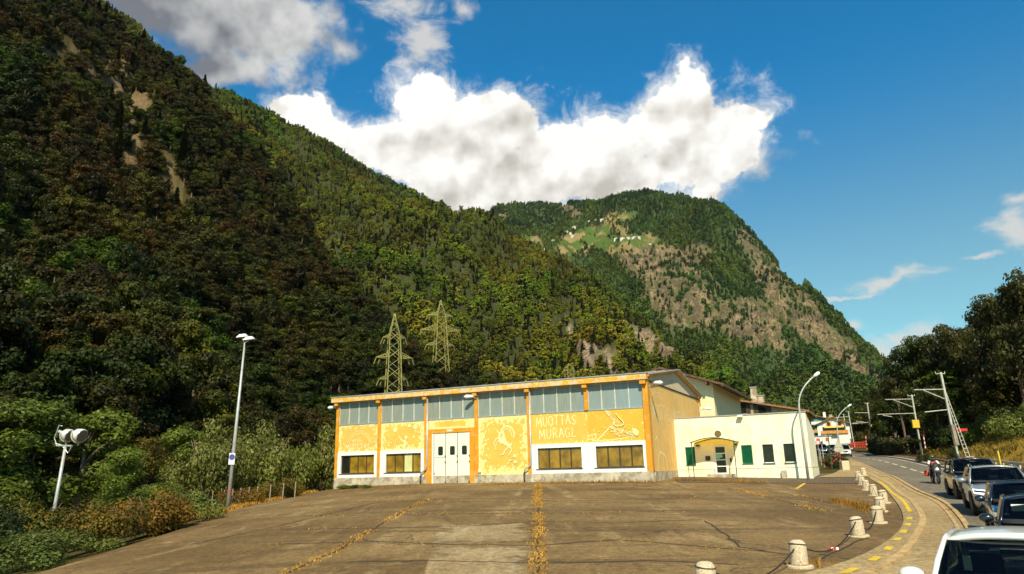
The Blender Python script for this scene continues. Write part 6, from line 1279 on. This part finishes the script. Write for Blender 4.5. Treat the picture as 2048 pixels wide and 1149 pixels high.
# ------------------------------------------------------------------ right bank, hedges, trees
M_b, PB = mountain('bank', [(1740, 886, 190), (1800, 888, 150), (1850, 892, 112), (1900, 893, 95), (1960, 880, 84), (2048, 862, 74), (2300, 830, 60), (2600, 800, 50)], [(1730, 906, 150), (1790, 916, 112), (1850, 926, 80), (1900, 931, 66), (1960, 938, 56), (2048, 945, 48), (2300, 975, 36), (2700, 1010, 24)], 70, 24, -.10, .5, .25, M_bank, 9.1, over=.5)
V, Q, lf = [], [], []; rr = random.Random(3)
for _ in range(26000):
    i, j = rr.randrange(3, 62), rr.randrange(0, 17); a, b2 = rr.random(), rr.random(); p = PB[i, j] * (1 - a) * (1 - b2) + PB[i + 1, j] * a * (1 - b2) + PB[i, j + 1] * (1 - a) * b2 + PB[i + 1, j + 1] * a * b2
    if fbm((p[0] * .3, p[1] * .3, 5.)) < -.25: continue
    h = rr.uniform(.12, .45); an = rr.uniform(0, 6.28); w = rr.uniform(.03, .07); dx, dy = math.cos(an) * w, math.sin(an) * w; lx, ly = rr.gauss(0, h * .5), rr.gauss(0, h * .5); o_ = len(V)
    V += [(p[0] - dx, p[1] - dy, p[2]), (p[0] + dx, p[1] + dy, p[2]), (p[0] + dx * .3 + lx, p[1] + dy * .3 + ly, p[2] + h), (p[0] - dx * .3 + lx, p[1] - dy * .3 + ly, p[2] + h)]; Q.append((o_, o_ + 1, o_ + 2, o_ + 3)); lf.append(rr.random())
o = bpy.data.objects.new('dry_grass', npmesh('dry_grass', V, Q, leafmat('bank_grass', [(.34, .17, .025), (.22, .17, .03), (.42, .24, .04), (.14, .15, .025)], .8, .2), lf)); COL.objects.link(o); tag(o, 'dry orange and green grass covering the railway bank', 'grass', kind='stuff')
c_r, b_r = [(1730, 840, 330), (1790, 800, 260), (1850, 770, 220), (1900, 740, 190), (1960, 700, 170), (2048, 640, 150), (2300, 560, 130), (2600, 480, 120)], [(1730, 890, 195), (1790, 890, 155), (1850, 893, 115), (1900, 893, 97), (1960, 882, 86), (2048, 864, 76), (2300, 832, 62), (2600, 802, 52)]
HR, PRr = mountain('hill_right', c_r, b_r, 50, 30, .15, 2, .05, M_h1, 4.2); set_masks(HR, PRr, [], None, .06)
rs = np.random.RandomState(12)
Q = sample(PRr, 420, 5, .8, 0); px_, py_ = projv(Q); ix = rs.choice(4, len(Q), p=[.35, .25, .25, .15]); wood('wood_right', Q - [0, 0, .5], rs.uniform(.7, 1.2, len(Q)), ix, PR_near, 'dark wood rising behind the railway on the right')
L_rt = leafmat('leaves_right', [(.020, .034, .006), (.038, .046, .008), (.058, .052, .009), (.028, .046, .007), (.070, .090, .012)], .5, .25)
TM = {k: [tree_meshes(k, 40 + i * 7 + len(k), n, lf_, L_rt, M_bark) for i in range(2)] for k, n, lf_ in (('tall', 7500, .19), ('broad', 7500, .20))}
TBs = [tree_meshes('bush', 71, 6500, .15, L_shrub, M_bark), tree_meshes('bush', 72, 5500, .16, L_dark, M_bark), tree_meshes('bush', 73, 5500, .15, L_orange, M_bark), tree_meshes('bush', 75, 7500, .125, L_silver, M_bark), tree_meshes('broad', 76, 8500, .18, L_shrub, M_bark), tree_meshes('broad', 77, 7000, .17, L_orange, M_bark)]
for i, (px, pyb, d, pyt, wx, k, lab) in enumerate((
        (1812, 890, 118, 700, 62, 'tall', 'open crowned dark tree with branches reaching left towards the mountain'), (1858, 893, 100, 658, 90, 'tall', 'dark layered tree, second of the row beyond the big mast'), (1918, 890, 98, 636, 95, 'tall', 'dark tree with bare pale stem showing in its crown'),
        (1962, 885, 92, 634, 90, 'tall', 'dense dark tree between the bare stemmed one and the tallest'), (2015, 880, 84, 596, 90, 'broad', 'tall dark tree near the edge of the wood'), (2062, 875, 74, 565, 120, 'tall', 'tallest dark tree cut by the right border'),
        (2120, 880, 64, 520, 150, 'broad', 'big dark tree mostly outside the view'), (1790, 888, 135, 770, 60, 'broad', 'lower round tree at the left end of the row'), (1882, 890, 88, 760, 80, 'broad', 'bushy dark tree behind the lattice brace'), (1850, 895, 96, 782, 66, 'broad', 'olive green round tree behind the straight mast'),
        (1985, 880, 80, 740, 100, 'broad', 'broad bushy tree filling the wood edge above the dry bank'), (1765, 892, 170, 800, 60, 'broad', 'dark tree behind the distant signal mast'), (1722, 885, 190, 838, 36, 'broad', 'yellowish tree beside the chalet'))):
    p = P3(px, pyb, d); Hh = (P3(px, pyt, d)[2] - p[2]); s_ = Hh / 10.2; sx = wx * d / F_ / 6.6
    place_tree('dark_tree', TM[k][i % 2], tuple(p - [0, 0, .3]), (sx, sx, s_), lab, 'tree', 'trees on the right beyond the railway', rz=i * 1.3)
for i, (px, py, d, w_, h_, k, lab) in enumerate((
        (1851, 925, 66, 30, 20, 1, 'low dark bush beside the track, left of the rail mast foot'), (1906, 918, 62, 22, 22, 1, 'small round dark bush at the foot of the big mast'), (1935, 893, 82, 90, 62, 1, 'dark shrub mass above the dry bank behind the mast'), (1998, 884, 74, 110, 80, 0, 'wide leafy shrub on top of the dry bank'),
        (2055, 872, 66, 120, 90, 0, 'large green shrub at the right border on the bank'), (1880, 897, 90, 80, 50, 1, 'dark hedge shrub behind the mast base'), (1735, 884, 160, 40, 34, 2, 'brownish shrub by the level crossing'), (1800, 890, 104, 60, 16, 0, 'bright green low shrub behind the hedge'), (2030, 905, 60, 60, 16, 2, 'low dry brush halfway up the bank'))):
    p = P3(px, py, d); s_ = d / F_; place_tree('shrub', TBs[k], tuple(p), (w_ * s_ / 5.6, w_ * s_ / 5.6, h_ * s_ / 4.), lab, 'shrub', None, rz=i, parts=('stems', 'foliage'))
# clipped dark hedge along the railway
hd = MB(); a, b_ = P3(1750, 905, 122), P3(1832, 925, 84); 
rs = np.random.RandomState(5); n = 18000; f = rs.random(n) * 1.03 - .015; side = rs.random(n); base = a[None] * (1 - f[:, None]) + b_[None] * f[:, None]
yy = rs.random(n); hgt = 2.3; wd = 1.5; face = rs.random(n) < .6
off = np.where(face[:, None], np.stack([np.zeros(n), -wd / 2 + .1 * rs.normal(size=n), rs.random(n) * hgt], 1), np.stack([np.zeros(n), (rs.random(n) - .5) * wd, hgt + .1 * rs.normal(size=n)], 1)); c_ = base + off @ np.array([[1, 0, 0], [.938, -.346, 0], [0, 0, 1]])
a_ = rs.normal(size=(n, 3)); a_ /= np.linalg.norm(a_, axis=1)[:, None]; b2_ = np.cross(a_, rs.normal(size=(n, 3))); b2_ /= np.linalg.norm(b2_, axis=1)[:, None]; V = np.stack([c_ - a_ * .2, c_ + b2_ * .12, c_ + a_ * .2, c_ - b2_ * .12], 1).reshape(-1, 3)
ho = bpy.data.objects.new('hedge', npmesh('hedge', V, np.arange(4 * n).reshape(n, 4), L_dark, rs.random(n))); COL.objects.link(ho); tag(ho, 'long clipped dark hedge between the track and the grassy garden', 'hedge')
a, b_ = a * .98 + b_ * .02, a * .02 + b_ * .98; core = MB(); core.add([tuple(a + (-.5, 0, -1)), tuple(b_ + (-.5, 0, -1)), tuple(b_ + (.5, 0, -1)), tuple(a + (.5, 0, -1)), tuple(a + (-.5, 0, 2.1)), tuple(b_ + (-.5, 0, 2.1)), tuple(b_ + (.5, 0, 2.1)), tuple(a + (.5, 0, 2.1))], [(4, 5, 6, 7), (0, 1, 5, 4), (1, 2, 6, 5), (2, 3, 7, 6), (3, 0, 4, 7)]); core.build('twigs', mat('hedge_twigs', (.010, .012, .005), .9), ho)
# ------------------------------------------------------------------ vegetation on the left of the lot
left = [  # px, py base, depth, width px, height px, model, label
    (20, 1130, 22, 180, 95, 0, 'low yellow green bush at the lower left corner of the lot'), (120, 1105, 25, 170, 70, 0, 'yellow green low shrub under the twin floodlights'), (210, 1075, 27, 140, 100, 2, 'rusty orange shrub right of the twin floodlight pole'), (300, 1055, 30, 150, 100, 2, 'tangled orange brown shrub along the lot edge'),
    (365, 1035, 33, 120, 80, 0, 'dark green shrub where the lot edge begins to straighten'), (235, 1050, 33, 120, 150, 4, 'upright green young tree behind the orange shrubs'), (60, 1085, 30, 150, 120, 2, 'brown orange thicket behind the corner bush'), (-60, 1120, 24, 200, 140, 1, 'dark shrub at the left border'),
    (330, 1020, 40, 120, 80, 0, 'light green bush between thicket and silver willows'), (410, 990, 52, 150, 170, 3, 'large silvery willow bush left of the tall mast'), (460, 1000, 56, 120, 120, 3, 'rounded silvery bush behind the tall mast'), (530, 985, 60, 140, 165, 3, 'tall silvery bush right of the tall mast'), (590, 985, 64, 120, 130, 0, 'green leafy bush between willow and hall'),
    (640, 980, 64, 110, 150, 3, 'silvery bush touching the left end of the hall'), (560, 992, 50, 90, 50, 2, 'low reddish shrub by the wooden stakes'), (480, 1003, 46, 90, 40, 2, 'low brown shrub just right of the tall mast foot'), (40, 1040, 44, 240, 230, 4, 'big green leafy tree at the far left behind the floodlights'), (150, 1040, 46, 200, 215, 4, 'leafy tree behind the twin floodlights'),
    (-70, 1060, 40, 240, 260, 4, 'leafy tree at the left border'), (370, 1000, 60, 120, 140, 4, 'green tree behind the light green bush'), (700, 975, 54, 60, 10, 0, 'weedy growth at the left wall foot of the hall'), (285, 1030, 48, 130, 150, 5, 'brownish tree rising behind the tangled shrubs')]
for i, (px, py, d, w_, h_, k, lab) in enumerate(left):
    p = P3(px, py, d); s_ = d / F_; hh = 10. if k >= 4 else 4.1; ww = 6.6 if k >= 4 else 5.6
    place_tree('leafy_tree' if k >= 4 else 'shrub', TBs[k], tuple(p - [0, 0, .1]), (w_ * s_ / ww, w_ * s_ / ww, h_ * s_ / hh), lab, 'tree' if k >= 4 else 'shrub', None, rz=i * 1.7, parts=('trunk', 'crown') if k >= 4 else ('stems', 'foliage'))
for i, x in enumerate((382, 424, 447, 464, 480, 497, 514, 540, 566, 590, 30, 64)):
    d = 46 if i < 10 else 34; y = 1006 - (x - 382) * .115 if i < 10 else 1060; p = P3(x, y, d); h_ = 20 * d / F_; o = MB().beam((0, 0, -.4), (.03, 0, h_ * .85), .055).build('wooden_stake', M_bark_pale); o.location = p; tag(o, 'thin pale wooden stake standing along the left edge of the lot', 'stake', 'stakes along the left edge of the lot')
# three small plants at the wall of the hall
for i, (x, w_) in enumerate(((690, 26), (712, 20), (733, 20))):
    g = G(x, 977); s_ = 53 / F_; place_tree('small_plant', TBs[(3, 0, 0)[i]], tuple(g), (w_ * s_ / 5.6, w_ * s_ / 5.6, 10 * s_ / 4), ('pale dry plant at the left foot of the hall wall', 'green tuft in the middle of three at the hall wall', 'green tuft nearest the gate at the hall wall')[i], 'plant', None, rz=i, parts=('stems', 'foliage'))

# ------------------------------------------------------------------ the valley air
hz = MB().box(-7000, 7000, -1600, 7200, -14, 1900).build('haze', None)
hz.data.materials.clear(); hm_, t, b = newmat('haze_air'); t.n.remove(b)
pvn = t.new('ShaderNodeVolumePrincipled', {'Color': (.80, .88, 1., 1), 'Density': .000016, 'Anisotropy': .25}); t.l.new(pvn.outputs[0], t.n['Material Output'].inputs['Volume']); hz.data.materials.append(hm_); hz['kind'] = 'stuff'
